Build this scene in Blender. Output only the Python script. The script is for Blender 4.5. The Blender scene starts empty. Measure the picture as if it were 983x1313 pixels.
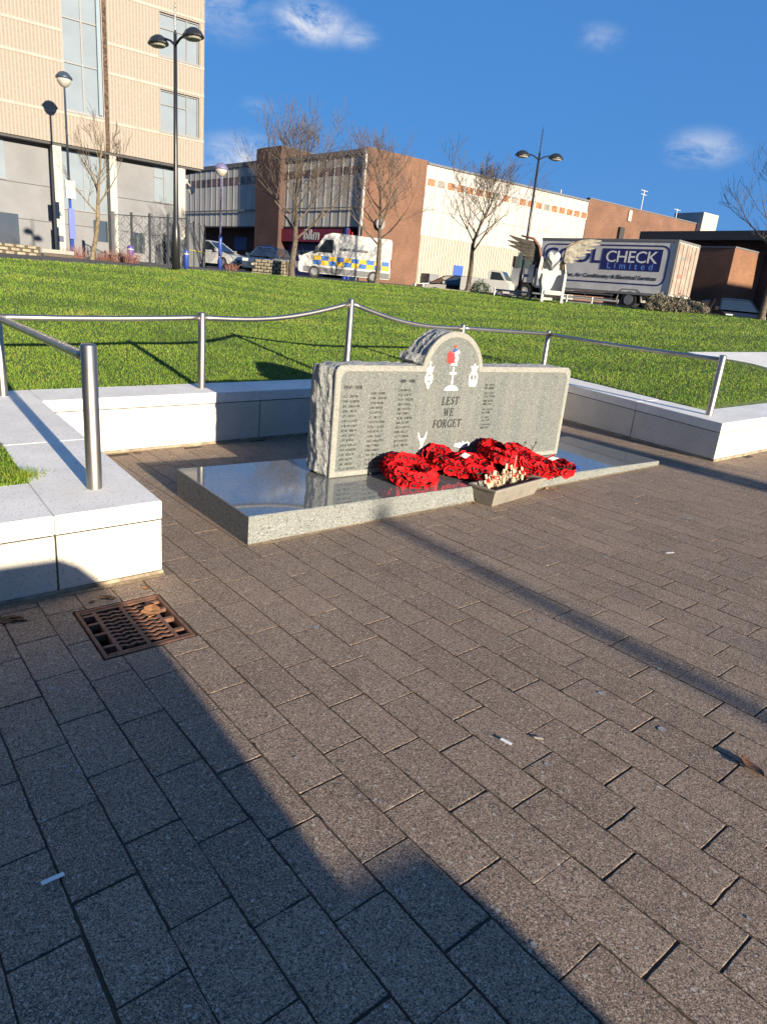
import bpy, math, random
import numpy as np
from mathutils import Vector, Matrix, noise
random.seed(7); rng = np.random.default_rng(7)
R = math.radians
S = bpy.context.scene
COL = S.collection
H = 1.72                                   # eye height above the paving
# ---------------------------------------------------------------- camera
CX, CY, F = 491.5, 656.5, 864.85
def _rot():
    p, r = 0.31554306, -0.09591435
    cr, sr, cp, sp = math.cos(r), math.sin(r), math.cos(p), math.sin(p)
    Rr = np.array([[cr, -sr, 0], [sr, cr, 0], [0, 0, 1]])
    B = np.array([[1, 0, 0], [0, -sp, cp], [0, -cp, -sp]])
    a = R(51.0)
    W = np.array([[math.sin(a), math.cos(a), 0], [math.sin(a-math.pi/2), math.cos(a-math.pi/2), 0], [0, 0, 1]])
    return W @ B @ Rr
RM = _rot()
cam = bpy.data.cameras.new('camera'); co = bpy.data.objects.new('camera', cam); COL.objects.link(co)
m = Matrix(((RM[0][0], -RM[0][1], -RM[0][2], 0), (RM[1][0], -RM[1][1], -RM[1][2], 0), (RM[2][0], -RM[2][1], -RM[2][2], H), (0, 0, 0, 1)))
co.matrix_world = m
cam.sensor_fit = 'VERTICAL'; cam.sensor_height = 36; cam.lens = F/1313*36; cam.clip_end = 3000; cam.clip_start = .02
S.camera = co
# ---------------------------------------------------------------- sky and sun
SUN = Vector((-.03, -1, .215)).normalized()
w = bpy.data.worlds.new('World'); S.world = w; w.use_nodes = True
nt = w.node_tree; nt.nodes.clear()
out = nt.nodes.new('ShaderNodeOutputWorld'); bg = nt.nodes.new('ShaderNodeBackground')
sky = nt.nodes.new('ShaderNodeTexSky'); sky.sky_type = 'NISHITA'; sky.sun_disc = False
sky.sun_elevation = math.asin(SUN.z); sky.sun_rotation = math.atan2(SUN.x, SUN.y)
sky.air_density = 1.0; sky.dust_density = .3; sky.ozone_density = 4.0
bg.inputs[1].default_value = .044
tc = nt.nodes.new('ShaderNodeTexCoord')
def ray(px, py):
    v = RM @ np.array([(px-CX)/F, (py-CY)/F, 1.0]); return v
# clouds: soft patches fixed in the sky by direction
def cloud_nodes(prev):
    spec = [((400, 28), .065, 1.15), ((455, 45), .04, .6), ((270, 5), .1, .45), ((318, 205), .085, .95), ((285, 212), .06, .6), ((900, 191), .062, .6), ((868, 195), .03, .4), ((330, 135), .03, .25), ((768, 47), .04, .3)]
    nz = nt.nodes.new('ShaderNodeTexNoise'); nz.inputs['Scale'].default_value = 17; nz.inputs['Detail'].default_value = 10; nz.inputs['Roughness'].default_value = .68; nz.inputs['Distortion'].default_value = .35
    mp = nt.nodes.new('ShaderNodeMapping'); mp.inputs['Scale'].default_value = (1, 1, 2.3)
    nt.links.new(tc.outputs['Generated'], mp.inputs[0]); nt.links.new(mp.outputs[0], nz.inputs['Vector'])
    total = None
    for (p, rad, amp) in spec:
        v = ray(*p); v = v/np.linalg.norm(v)
        d = nt.nodes.new('ShaderNodeVectorMath'); d.operation = 'SUBTRACT'; d.inputs[1].default_value = tuple(v)
        nt.links.new(tc.outputs['Generated'], d.inputs[0])
        s = nt.nodes.new('ShaderNodeVectorMath'); s.operation = 'MULTIPLY'; s.inputs[1].default_value = (1, 1, 2.1)
        nt.links.new(d.outputs[0], s.inputs[0])
        l = nt.nodes.new('ShaderNodeVectorMath'); l.operation = 'LENGTH'; nt.links.new(s.outputs[0], l.inputs[0])
        mr = nt.nodes.new('ShaderNodeMapRange'); mr.interpolation_type = 'SMOOTHSTEP'
        mr.inputs['From Min'].default_value = rad; mr.inputs['From Max'].default_value = 0; mr.inputs['To Max'].default_value = amp
        nt.links.new(l.outputs['Value'], mr.inputs['Value'])
        if total is None: total = mr.outputs[0]
        else:
            a = nt.nodes.new('ShaderNodeMath'); a.operation = 'MAXIMUM'
            nt.links.new(total, a.inputs[0]); nt.links.new(mr.outputs[0], a.inputs[1]); total = a.outputs[0]
    mr2 = nt.nodes.new('ShaderNodeMapRange'); mr2.inputs['From Min'].default_value = .38; mr2.inputs['From Max'].default_value = .60
    nt.links.new(nz.outputs['Fac'], mr2.inputs['Value'])
    mu = nt.nodes.new('ShaderNodeMath'); mu.operation = 'MULTIPLY'; nt.links.new(total, mu.inputs[0]); nt.links.new(mr2.outputs[0], mu.inputs[1])
    mix = nt.nodes.new('ShaderNodeMix'); mix.data_type = 'RGBA'
    nt.links.new(mu.outputs[0], mix.inputs['Factor']); nt.links.new(prev, mix.inputs['A']); mix.inputs['B'].default_value = (7.2, 7.7, 8.8, 1)
    return mix.outputs['Result']
hs = nt.nodes.new('ShaderNodeHueSaturation'); hs.inputs['Saturation'].default_value = 1.3; hs.inputs['Value'].default_value = 1.0
nt.links.new(sky.outputs[0], hs.inputs['Color'])
sepz = nt.nodes.new('ShaderNodeSeparateXYZ'); nt.links.new(tc.outputs['Generated'], sepz.inputs[0])
mz = nt.nodes.new('ShaderNodeMapRange'); mz.inputs['From Min'].default_value = 0; mz.inputs['From Max'].default_value = .55; mz.inputs['To Min'].default_value = .80; mz.inputs['To Max'].default_value = .6
nt.links.new(sepz.outputs[2], mz.inputs['Value'])
blue = nt.nodes.new('ShaderNodeMix'); blue.data_type = 'RGBA'; blue.inputs['B'].default_value = (1.05, 3.05, 7.6, 1)
nt.links.new(mz.outputs[0], blue.inputs['Factor']); nt.links.new(hs.outputs[0], blue.inputs['A'])
nt.links.new(cloud_nodes(blue.outputs['Result']), bg.inputs[0]); nt.links.new(bg.outputs[0], out.inputs[0])
sl = bpy.data.lights.new('sun', 'SUN'); sl.energy = 5.0; sl.angle = R(.53); sl.color = (1, .875, .69)
so = bpy.data.objects.new('sun', sl); COL.objects.link(so); so.rotation_euler = SUN.to_track_quat('Z', 'Y').to_euler()
S.view_settings.view_transform = 'Standard'; S.view_settings.look = 'None'; S.view_settings.gamma = 1
S.view_settings.exposure = 1.2; S.view_settings.use_curve_mapping = False
S.cycles.max_bounces = 6; S.cycles.use_denoising = True
# ---------------------------------------------------------------- geometry of the site
def at(px, py, dist):
    v = ray(px, py); k = dist/math.hypot(v[0], v[1]); return Vector((v[0]*k, v[1]*k, H+v[2]*k))
def atY(px, py, y):
    v = ray(px, py); k = y/v[1]; return Vector((v[0]*k, y, H+v[2]*k))
def atZ(px, py, z):
    v = ray(px, py); k = (z-H)/v[2]; return Vector((v[0]*k, v[1]*k, z))
SX, SY = .0313, -.0169
def gz(x, y): return SX*x+SY*y                                     # paving
def gp(px, py, off=0):
    v = ray(px, py); k = (-H+off)/(v[2]-SX*v[0]-SY*v[1]); return Vector((v[0]*k, v[1]*k, H+v[2]*k))
def zc(x, y): return .444+.030*(x-1.34)+.014*(y-3.72)              # top of the copings
def zfar(x, y):
    x = max(-60, min(70, x)); y = max(-20, min(80, y)); return 1.50+.012*x+.009*y
# ---------------------------------------------------------------- materials
MATS = {}
def N(t, ty, **k):
    n = t.nodes.new(ty)
    for a, b in k.items():
        if a in n.inputs: n.inputs[a].default_value = b
        else: setattr(n, a, b)
    return n
def mat(name, col, rough=.7, metal=0, var=.12, scale=6, bump=0, bscale=60, spec=.5, col2=None, speck=None, speck_scale=300, coat=0):
    """plain colour broken up by two noises, optional second colour, speckle and bump"""
    if name in MATS: return MATS[name]
    mm = bpy.data.materials.new(name); mm.use_nodes = True; t = mm.node_tree; b = t.nodes['Principled BSDF']
    b.inputs['Roughness'].default_value = rough; b.inputs['Metallic'].default_value = metal; b.inputs['Specular IOR Level'].default_value = spec
    b.inputs['Coat Weight'].default_value = coat; b.inputs['Coat Roughness'].default_value = .05
    tcn = N(t, 'ShaderNodeTexCoord'); vec = tcn.outputs['Object']
    n1 = N(t, 'ShaderNodeTexNoise', Scale=scale, Detail=6, Roughness=.62); t.links.new(vec, n1.inputs['Vector'])
    mr = N(t, 'ShaderNodeMapRange'); mr.inputs['From Min'].default_value = .3; mr.inputs['From Max'].default_value = .7
    t.links.new(n1.outputs['Fac'], mr.inputs['Value'])
    c2 = col2 or tuple(c*(1-var*1.6) for c in col); c1 = tuple(min(1, c*(1+var*.6)) for c in col)
    mx = N(t, 'ShaderNodeMix', data_type='RGBA'); mx.inputs['A'].default_value = (*c1, 1); mx.inputs['B'].default_value = (*c2, 1)
    t.links.new(mr.outputs[0], mx.inputs['Factor']); last = mx.outputs['Result']
    if speck:
        for i, (sc, amt, sz) in enumerate(speck):
            vo = N(t, 'ShaderNodeTexVoronoi', Scale=speck_scale*sz); t.links.new(vec, vo.inputs['Vector'])
            sp = N(t, 'ShaderNodeSeparateColor'); t.links.new(vo.outputs['Color'], sp.inputs[0])
            gt = N(t, 'ShaderNodeMath', operation='GREATER_THAN'); gt.inputs[1].default_value = 1-amt; t.links.new(sp.outputs[i % 3], gt.inputs[0])
            m2 = N(t, 'ShaderNodeMix', data_type='RGBA'); m2.inputs['B'].default_value = (*sc, 1)
            t.links.new(gt.outputs[0], m2.inputs['Factor']); t.links.new(last, m2.inputs['A']); last = m2.outputs['Result']
    t.links.new(last, b.inputs['Base Color'])
    if bump:
        n2 = N(t, 'ShaderNodeTexNoise', Scale=bscale, Detail=4); t.links.new(vec, n2.inputs['Vector'])
        bp = N(t, 'ShaderNodeBump'); bp.inputs['Strength'].default_value = bump; bp.inputs['Distance'].default_value = .01
        t.links.new(n2.outputs['Fac'], bp.inputs['Height']); t.links.new(bp.outputs[0], b.inputs['Normal'])
    MATS[name] = mm; mm['_last'] = 0
    return mm
def brick_mat(name, c1, c2, mortar, sw=.225, sh=.075, axis='XZ', rot=None, rough=.85):
    if name in MATS: return MATS[name]
    mm = bpy.data.materials.new(name); mm.use_nodes = True; t = mm.node_tree; b = t.nodes['Principled BSDF']; b.inputs['Roughness'].default_value = rough
    tcn = N(t, 'ShaderNodeTexCoord'); sp = N(t, 'ShaderNodeSeparateXYZ'); t.links.new(tcn.outputs['Object'], sp.inputs[0])
    cb = N(t, 'ShaderNodeCombineXYZ')
    ad = N(t, 'ShaderNodeMath', operation='ADD'); t.links.new(sp.outputs[0], ad.inputs[0]); t.links.new(sp.outputs[1], ad.inputs[1])
    t.links.new(ad.outputs[0], cb.inputs[0]); t.links.new(sp.outputs[2], cb.inputs[1])
    br = N(t, 'ShaderNodeTexBrick'); br.inputs['Scale'].default_value = 1; br.inputs['Brick Width'].default_value = sw; br.inputs['Row Height'].default_value = sh
    br.inputs['Mortar Size'].default_value = .008; br.inputs['Color1'].default_value = (*c1, 1); br.inputs['Color2'].default_value = (*c2, 1); br.inputs['Mortar'].default_value = (*mortar, 1)
    t.links.new(cb.outputs[0], br.inputs['Vector'])
    nz = N(t, 'ShaderNodeTexNoise', Scale=.6, Detail=5); t.links.new(tcn.outputs['Object'], nz.inputs['Vector'])
    mr = N(t, 'ShaderNodeMapRange'); mr.inputs['From Min'].default_value = .3; mr.inputs['From Max'].default_value = .7; mr.inputs['To Min'].default_value = .75; mr.inputs['To Max'].default_value = 1.12
    t.links.new(nz.outputs['Fac'], mr.inputs['Value'])
    vm = N(t, 'ShaderNodeVectorMath', operation='SCALE'); t.links.new(br.outputs['Color'], vm.inputs[0]); t.links.new(mr.outputs[0], vm.inputs['Scale'])
    t.links.new(vm.outputs[0], b.inputs['Base Color'])
    bp = N(t, 'ShaderNodeBump'); bp.inputs['Strength'].default_value = .5; bp.inputs['Distance'].default_value = .01; bp.invert = True
    t.links.new(br.outputs['Fac'], bp.inputs['Height']); t.links.new(bp.outputs[0], b.inputs['Normal'])
    MATS[name] = mm; return mm
def glass_mat(name, col=(.06, .08, .1), rough=.04):
    mm = mat(name, col, rough, 0, .1, 1.5, spec=1.0); mm.node_tree.nodes['Principled BSDF'].inputs['IOR'].default_value = 1.9; return mm
# ---------------------------------------------------------------- mesh helper
class MB:
    def __init__(s): s.v = []; s.f = []; s.m = []
    def add(s, vs, fs, mi=0):
        o = len(s.v); s.v += [tuple(x) for x in vs]; s.f += [tuple(i+o for i in f) for f in fs]; s.m += [mi]*len(fs)
    def hexa(s, p, mi=0):   # 8 points: bottom 4 (ccw) then top 4
        s.add(p, [(3, 2, 1, 0), (4, 5, 6, 7), (0, 1, 5, 4), (1, 2, 6, 5), (2, 3, 7, 6), (3, 0, 4, 7)], mi)
    def box(s, x0, y0, z0, x1, y1, z1, mi=0, M=None):
        p = [(x0, y0, z0), (x1, y0, z0), (x1, y1, z0), (x0, y1, z0), (x0, y0, z1), (x1, y0, z1), (x1, y1, z1), (x0, y1, z1)]
        if M is not None: p = [M @ Vector(q) for q in p]
        s.hexa(p, mi)
    def prism(s, poly, a, b, axis='y', mi=0, M=None):
        """poly in the plane normal to axis; extruded from a to b"""
        def P(u, v, t): return {'y': (u, t, v), 'x': (t, u, v), 'z': (u, v, t)}[axis]
        n = len(poly); vs = [P(u, v, a) for u, v in poly]+[P(u, v, b) for u, v in poly]
        if M is not None: vs = [M @ Vector(q) for q in vs]
        s.add(vs, [tuple(range(n)), tuple(range(2*n-1, n-1, -1))]+[(i, i+n, (i+1) % n+n, (i+1) % n) for i in range(n)], mi)
    def tube(s, pts, rad, n=8, mi=0, cap=True):
        pts = [Vector(p) for p in pts]; k = len(pts)
        if not hasattr(rad, '__len__'): rad = [rad]*k
        base = len(s.v); up = None
        for i, p in enumerate(pts):
            d = (pts[min(i+1, k-1)]-pts[max(i-1, 0)]).normalized()
            if up is None: up = Vector((0, 0, 1)) if abs(d.z) < .9 else Vector((1, 0, 0))
            a = d.cross(up).normalized(); b = a.cross(d).normalized(); up = b
            for j in range(n):
                t = 2*math.pi*j/n; s.v.append(tuple(p+(a*math.cos(t)+b*math.sin(t))*rad[i]))
        for i in range(k-1):
            for j in range(n):
                q = base+i*n; j2 = (j+1) % n; s.f.append((q+j, q+j2, q+n+j2, q+n+j)); s.m.append(mi)
        if cap:
            s.f.append(tuple(base+j for j in range(n))[::-1]); s.m.append(mi)
            s.f.append(tuple(base+(k-1)*n+j for j in range(n))); s.m.append(mi)
    def lathe(s, prof, n=16, c=(0, 0, 0), mi=0, sx=1, sy=1):
        base = len(s.v)
        for (r, z) in prof:
            for j in range(n):
                t = 2*math.pi*j/n; s.v.append((c[0]+r*math.cos(t)*sx, c[1]+r*math.sin(t)*sy, c[2]+z))
        for i in range(len(prof)-1):
            for j in range(n):
                q = base+i*n; j2 = (j+1) % n; s.f.append((q+j, q+j2, q+n+j2, q+n+j)); s.m.append(mi)
        s.f.append(tuple(base+j for j in range(n))[::-1]); s.m.append(mi)
        s.f.append(tuple(base+(len(prof)-1)*n+j for j in range(n))); s.m.append(mi)
    def disc(s, c, r, axis='y', n=20, mi=0, t=.02):
        poly = [(math.cos(2*math.pi*i/n)*r, math.sin(2*math.pi*i/n)*r) for i in range(n)]
        if axis == 'y': s.prism([(c[0]+a, c[2]+b) for a, b in poly], c[1]-t/2, c[1]+t/2, 'y', mi)
        if axis == 'x': s.prism([(c[1]+a, c[2]+b) for a, b in poly], c[0]-t/2, c[0]+t/2, 'x', mi)
        if axis == 'z': s.prism([(c[0]+a, c[1]+b) for a, b in poly], c[2]-t/2, c[2]+t/2, 'z', mi)
    def build(s, name, mats, parent=None, smooth=False, bevel=0, fix=True, seg=2):
        me = bpy.data.meshes.new(name); me.from_pydata(s.v, [], s.f)
        if not isinstance(mats, (list, tuple)): mats = [mats]
        for q in mats: me.materials.append(q)
        me.polygons.foreach_set('material_index', s.m)
        if fix:
            import bmesh
            bm = bmesh.new(); bm.from_mesh(me); bmesh.ops.recalc_face_normals(bm, faces=bm.faces); bm.to_mesh(me); bm.free()
        if smooth: me.polygons.foreach_set('use_smooth', [True]*len(me.polygons))
        o = bpy.data.objects.new(name, me); COL.objects.link(o)
        if parent: o.parent = parent
        if bevel:
            b = o.modifiers.new('bevel', 'BEVEL'); b.width = bevel; b.segments = seg; b.limit_method = 'ANGLE'; b.angle_limit = R(40)
        return o
def tag(o, label=None, cat=None, group=None, kind=None):
    if label: o['label'] = label
    if cat: o['category'] = cat
    if group: o['group'] = group
    if kind: o['kind'] = kind
    return o
def thing(name, loc, label, cat, rz=0, group=None):
    o = bpy.data.objects.new(name, None); COL.objects.link(o); o.location = loc; o.rotation_euler = (0, 0, rz); o.empty_display_size = .1
    return tag(o, label, cat, group)
def copy_tree(o, parent=None):
    c = o.copy(); COL.objects.link(c)
    if parent: c.parent = parent
    for ch in [q for q in bpy.data.objects if q.parent == o]: copy_tree(ch, c)
    return c
def fillet(pts, r, n=4):
    """round the corners of a closed 2-d polygon"""
    o = []; k = len(pts)
    for i in range(k):
        p = Vector(pts[i]); a = Vector(pts[i-1]); b = Vector(pts[(i+1) % k])
        rr = r[i] if hasattr(r, '__len__') else r
        if rr <= 0: o.append(tuple(p)); continue
        da = (a-p); db = (b-p); rr = min(rr, da.length*.45, db.length*.45); p0 = p+da.normalized()*rr; p1 = p+db.normalized()*rr
        for j in range(n+1):
            t = j/n; o.append(tuple(p0*(1-t)**2+p*2*t*(1-t)+p1*t*t))
    return o
def text_mesh(name, body, size, mats, parent, loc, rot, extrude=.001, shear=0, ax='CENTER', space=1, sx=1, bold=0):
    cu = bpy.data.curves.new(name, 'FONT'); cu.body = body; cu.size = size; cu.extrude = extrude; cu.align_x = ax; cu.align_y = 'CENTER'; cu.shear = shear; cu.space_character = space; cu.offset = bold; cu.resolution_u = 3
    tmp = bpy.data.objects.new('tmp', cu); COL.objects.link(tmp)
    bpy.context.view_layer.update()
    me = bpy.data.meshes.new_from_object(tmp.evaluated_get(bpy.context.evaluated_depsgraph_get())); bpy.data.objects.remove(tmp); bpy.data.curves.remove(cu)
    me.materials.clear(); me.materials.append(mats); me.name = name
    o = bpy.data.objects.new(name, me); COL.objects.link(o); o.parent = parent; o.location = loc; o.rotation_euler = rot; o.scale = (sx, 1, 1)
    return o
# ---------------------------------------------------------------- paving
def paver_material():
    mm = bpy.data.materials.new('paver_stone'); mm.use_nodes = True; t = mm.node_tree; b = t.nodes['Principled BSDF']; b.inputs['Roughness'].default_value = .88; b.inputs['Specular IOR Level'].default_value = .35
    tcn = N(t, 'ShaderNodeTexCoord'); vec = tcn.outputs['Object']
    at_ = N(t, 'ShaderNodeAttribute', attribute_name='tone')
    cr = N(t, 'ShaderNodeValToRGB'); e = cr.color_ramp.elements
    e[0].position = 0; e[0].color = (.265, .186, .128, 1); e[1].position = 1; e[1].color = (.36, .258, .178, 1)
    m_ = cr.color_ramp.elements.new(.5); m_.color = (.31, .223, .16, 1)
    t.links.new(at_.outputs['Fac'], cr.inputs[0]); last = cr.outputs[0]
    big = N(t, 'ShaderNodeTexNoise', Scale=1.3, Detail=6, Roughness=.6); t.links.new(vec, big.inputs['Vector'])
    mr = N(t, 'ShaderNodeMapRange'); mr.inputs['From Min'].default_value = .3; mr.inputs['From Max'].default_value = .72; mr.inputs['To Min'].default_value = 1.15; mr.inputs['To Max'].default_value = .78
    t.links.new(big.outputs['Fac'], mr.inputs['Value'])
    vm = N(t, 'ShaderNodeVectorMath', operation='SCALE'); t.links.new(last, vm.inputs[0]); t.links.new(mr.outputs[0], vm.inputs['Scale']); last = vm.outputs[0]
    # exposed aggregate: dark, pale and pinkish grains
    hts = []
    for sc, spec in ((260, [((.045, .04, .04), .25), ((.64, .53, .42), .14)]), (430, [((.055, .045, .04), .22), ((.58, .42, .31), .15)]), (120, [((.55, .5, .43), .010), ((.10, .08, .07), .02)])):
        vo = N(t, 'ShaderNodeTexVoronoi', Scale=sc); t.links.new(vec, vo.inputs['Vector']); sp = N(t, 'ShaderNodeSeparateColor'); t.links.new(vo.outputs['Color'], sp.inputs[0])
        for i, (c, amt) in enumerate(spec):
            gt = N(t, 'ShaderNodeMath', operation='GREATER_THAN'); gt.inputs[1].default_value = 1-amt; t.links.new(sp.outputs[i], gt.inputs[0])
            ms = N(t, 'ShaderNodeMath', operation='MULTIPLY'); ms.inputs[1].default_value = .8; t.links.new(gt.outputs[0], ms.inputs[0])
            m2 = N(t, 'ShaderNodeMix', data_type='RGBA'); m2.inputs['B'].default_value = (*c, 1); t.links.new(ms.outputs[0], m2.inputs['Factor']); t.links.new(last, m2.inputs['A']); last = m2.outputs['Result']
        hts.append((sp.outputs[2], .5 if sc > 100 else .12))
    # dirt and moss patches
    d = N(t, 'ShaderNodeTexNoise', Scale=4.5, Detail=8, Roughness=.7); t.links.new(vec, d.inputs['Vector'])
    dm = N(t, 'ShaderNodeMapRange'); dm.inputs['From Min'].default_value = .56; dm.inputs['From Max'].default_value = .75; dm.inputs['To Max'].default_value = .5; t.links.new(d.outputs['Fac'], dm.inputs['Value'])
    m3 = N(t, 'ShaderNodeMix', data_type='RGBA'); m3.inputs['B'].default_value = (.11, .085, .065, 1); t.links.new(dm.outputs[0], m3.inputs['Factor']); t.links.new(last, m3.inputs['A']); last = m3.outputs['Result']
    t.links.new(last, b.inputs['Base Color'])
    h = None
    for o_, k in hts:
        mu = N(t, 'ShaderNodeMath', operation='MULTIPLY'); mu.inputs[1].default_value = k; t.links.new(o_, mu.inputs[0])
        if h is None: h = mu.outputs[0]
        else:
            ad = N(t, 'ShaderNodeMath', operation='ADD'); t.links.new(h, ad.inputs[0]); t.links.new(mu.outputs[0], ad.inputs[1]); h = ad.outputs[0]
    bp = N(t, 'ShaderNodeBump'); bp.inputs['Strength'].default_value = 1.0; bp.inputs['Distance'].default_value = .0035; t.links.new(h, bp.inputs['Height']); t.links.new(bp.outputs[0], b.inputs['Normal'])
    return mm
GR = [Vector((.767, 3.464)), Vector((1.216, 3.436)), Vector((1.230, 2.900)), Vector((.768, 2.885))]       # drain opening
gx0, gx1, gy0, gy1 = .768, 1.222, 2.895, 3.455
def paving():
    a = R(91.5); u = np.array([math.cos(a), math.sin(a)]); n = np.array([math.sin(a), -math.cos(a)])
    V = []; Fc = []; tone = []
    offs = {0: .13, 1: .262, 2: .130, 3: .015}; W_, L_ = .1902, .371; r2 = random.Random(3)
    def clip(poly, axis, val, keep_less):
        res = []
        for i in range(len(poly)):
            p, q = poly[i], poly[(i+1) % len(poly)]; ip = (p[axis] < val) == keep_less; iq = (q[axis] < val) == keep_less
            if ip: res.append(p)
            if ip != iq:
                t = (val-p[axis])/(q[axis]-p[axis]); res.append(tuple(p[k]+(q[k]-p[k])*t for k in range(2)))
        return res
    for k in range(-14, 62):
        n0 = .3536+W_*k
        for j in range(-9, 19):
            v0 = offs[k % 4]+L_*j
            c = n*(n0+W_/2)+u*(v0+L_/2)
            if c[1] > 6.78 or c[1] < -2.5: continue
            if c[0] > 8.3 and c[1] > 3.75: continue
            if c[0] < 1.2 and c[1] > 3.95: continue
            g = .0026+r2.random()*.0018; tn = r2.random(); dz = r2.gauss(0, .0004); tx, ty = r2.gauss(0, .0022), r2.gauss(0, .001)
            jn, jl = r2.gauss(0, .0009), r2.gauss(0, .001)
            poly = [(n0+g+jn, v0+g+jl), (n0+W_-g+jn, v0+g+jl), (n0+W_-g+jn, v0+L_-g+jl), (n0+g+jn, v0+L_-g+jl)]
            poly = [tuple(n*p[0]+u*p[1]) for p in poly]
            # cut round the drain
            xs = [p[0] for p in poly]; ys = [p[1] for p in poly]
            pieces = [poly]
            if max(xs) > gx0 and min(xs) < gx1 and max(ys) > gy0 and min(ys) < gy1:
                L1 = clip(poly, 0, gx0-.004, True); rest = clip(poly, 0, gx0-.004, False)
                L2 = clip(rest, 0, gx1+.004, False) if rest else []; rest = clip(rest, 0, gx1+.004, True) if rest else []
                L3 = clip(rest, 1, gy0-.004, True) if rest else []; L4 = clip(rest, 1, gy1+.004, False) if rest else []
                pieces = [q for q in (L1, L2, L3, L4) if len(q) > 2]
            for q in pieces:
                q = [q[i] for i in range(len(q)) if (Vector(q[i])-Vector(q[i-1])).length > .003]
                if len(q) < 3: continue
                cx = sum(p[0] for p in q)/len(q); cy = sum(p[1] for p in q)/len(q); b0 = len(V); m_ = len(q); ch = .0018
                if max(abs(p[0]-cx)+abs(p[1]-cy) for p in q) < .03: continue
                if -1 < cx < 6 and -.5 < cy < 5:      # worn, slightly uneven arrises
                    dn = []
                    for i in range(m_):
                        p, p2 = q[i], q[(i+1) % m_]; el = math.hypot(p2[0]-p[0], p2[1]-p[1]); kk = max(1, int(el/.028)); dn.append((p[0]+(cx-p[0])*.006, p[1]+(cy-p[1])*.006))
                        for k3 in range(1, kk):
                            f3 = k3/kk; jx, jy = -(p2[1]-p[1])/el, (p2[0]-p[0])/el; jj = r2.gauss(0, .0007)-(abs(r2.gauss(0, .0022)) if r2.random() < .06 else 0)
                            mx_, my_ = p[0]+(p2[0]-p[0])*f3, p[1]+(p2[1]-p[1])*f3; sgn_ = 1 if (cx-mx_)*jx+(cy-my_)*jy < 0 else -1; dn.append((mx_+jx*jj*sgn_, my_+jy*jj*sgn_))
                    q = dn; m_ = len(q)
                for lev in range(3):
                    for p in q:
                        dx, dy = p[0]-cx, p[1]-cy; l = max(.001, math.hypot(dx, dy)); s_ = (l-ch*1.3)/l if lev == 2 else 1
                        x, y = cx+dx*s_, cy+dy*s_
                        V.append((x, y, gz(x, y)+dz+(x-cx)*tx+(y-cy)*ty-(.03 if lev == 0 else (.0008) if lev == 1 else 0)))
                for lev in range(2):
                    for i in range(m_): Fc.append((b0+lev*m_+i, b0+lev*m_+(i+1) % m_, b0+(lev+1)*m_+(i+1) % m_, b0+(lev+1)*m_+i)); tone.append(tn)
                Fc.append(tuple(b0+2*m_+i for i in range(m_))); tone.append(tn)
    me = bpy.data.meshes.new('paving'); me.from_pydata(V, [], Fc); me.materials.append(paver_material())
    at_ = me.attributes.new('tone', 'FLOAT', 'FACE'); at_.data.foreach_set('value', tone)
    o = bpy.data.objects.new('paving', me); COL.objects.link(o); tag(o, kind='structure')
paving()
sand = mat('joint_sand', (.075, .052, .033), .95, 0, .4, 3, .6, 200, col2=(.022, .019, .016))
b = MB()   # bedding under the pavers, with the drain pit left open
def sheet(b, x0, y0, x1, y1, dz, mi=0):
    b.add([(x0, y0, gz(x0, y0)+dz), (x1, y0, gz(x1, y0)+dz), (x1, y1, gz(x1, y1)+dz), (x0, y1, gz(x0, y1)+dz)], [(0, 1, 2, 3)], mi)
for r_ in ((-30, -30, gx0, 7.0), (gx1, -30, 40, 7.0), (gx0, -30, gx1, gy0), (gx0, gy1, gx1, 7.0)): sheet(b, *r_, -.0048)
tag(b.build('joint_bed', sand, fix=False), kind='structure')
plainpave = mat('plain_paving', (.2, .16, .13), .9, 0, .3, 2, .3, 100)
b = MB(); sheet(b, -30, -30, 40, -2.4, -.003); tag(b.build('forecourt', plainpave, fix=False), kind='structure')
b = MB(); sheet(b, 12, -2.4, 40, 3.7, -.003); tag(b.build('pavement', plainpave, fix=False), kind='structure')
# ---------------------------------------------------------------- terrain: lawn and far ground
RF = [(-400, 336, 22), (-150, 333, 22), (0, 331, 22), (110, 338, 22), (226, 345, 22.5), (330, 351, 27), (440, 361, 31), (560, 370, 32), (660, 381, 31), (750, 389.5, 30), (850, 398, 29), (920, 404, 28), (983, 411, 27), (1100, 424, 26), (1300, 445, 25)]
def _az(v): return math.atan2(v.y, v.x)
RFT = sorted((_az(at(px, py, d)), at(px, py, d).z, d) for px, py, d in RF)
AZ_ = [q[0] for q in RFT]
def far_edge(a): return np.interp(a, AZ_, [q[2] for q in RFT]), np.interp(a, AZ_, [q[1] for q in RFT])
WA = np.radians(np.linspace(4, 178, 600))
def _rw(a):
    s_, c_ = math.sin(a), math.cos(a)
    if a < math.atan2(4.24, 8.44): return min(4.24/s_, 13.)
    if a < math.atan2(7.29, 8.90): return 7.794/(c_-.152*s_)
    return min(7.29/s_, 9.5)
WR = np.array([_rw(a) for a in WA])
def lawn_z(x, y):
    r = math.hypot(x, y); rf, zf = far_edge(math.atan2(y, x)); ca, sa = x/r, y/r; rw = float(np.interp(math.atan2(y, x), WA, WR))
    E = zf-zc(ca*rf, sa*rf); s = max(0, min(1.25, (r-rw)/(rf-rw)))
    return zc(x, y)+.012*min(1, max(0, (r-7)/2))+E*(s if s <= 1 else 1)
def in_lawn(x, y):
    if y < 4.31: return False
    if x < .77: return True
    if x > 8.35+.152*(y-3.66): return y > 4.22
    return y > 7.28
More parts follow.
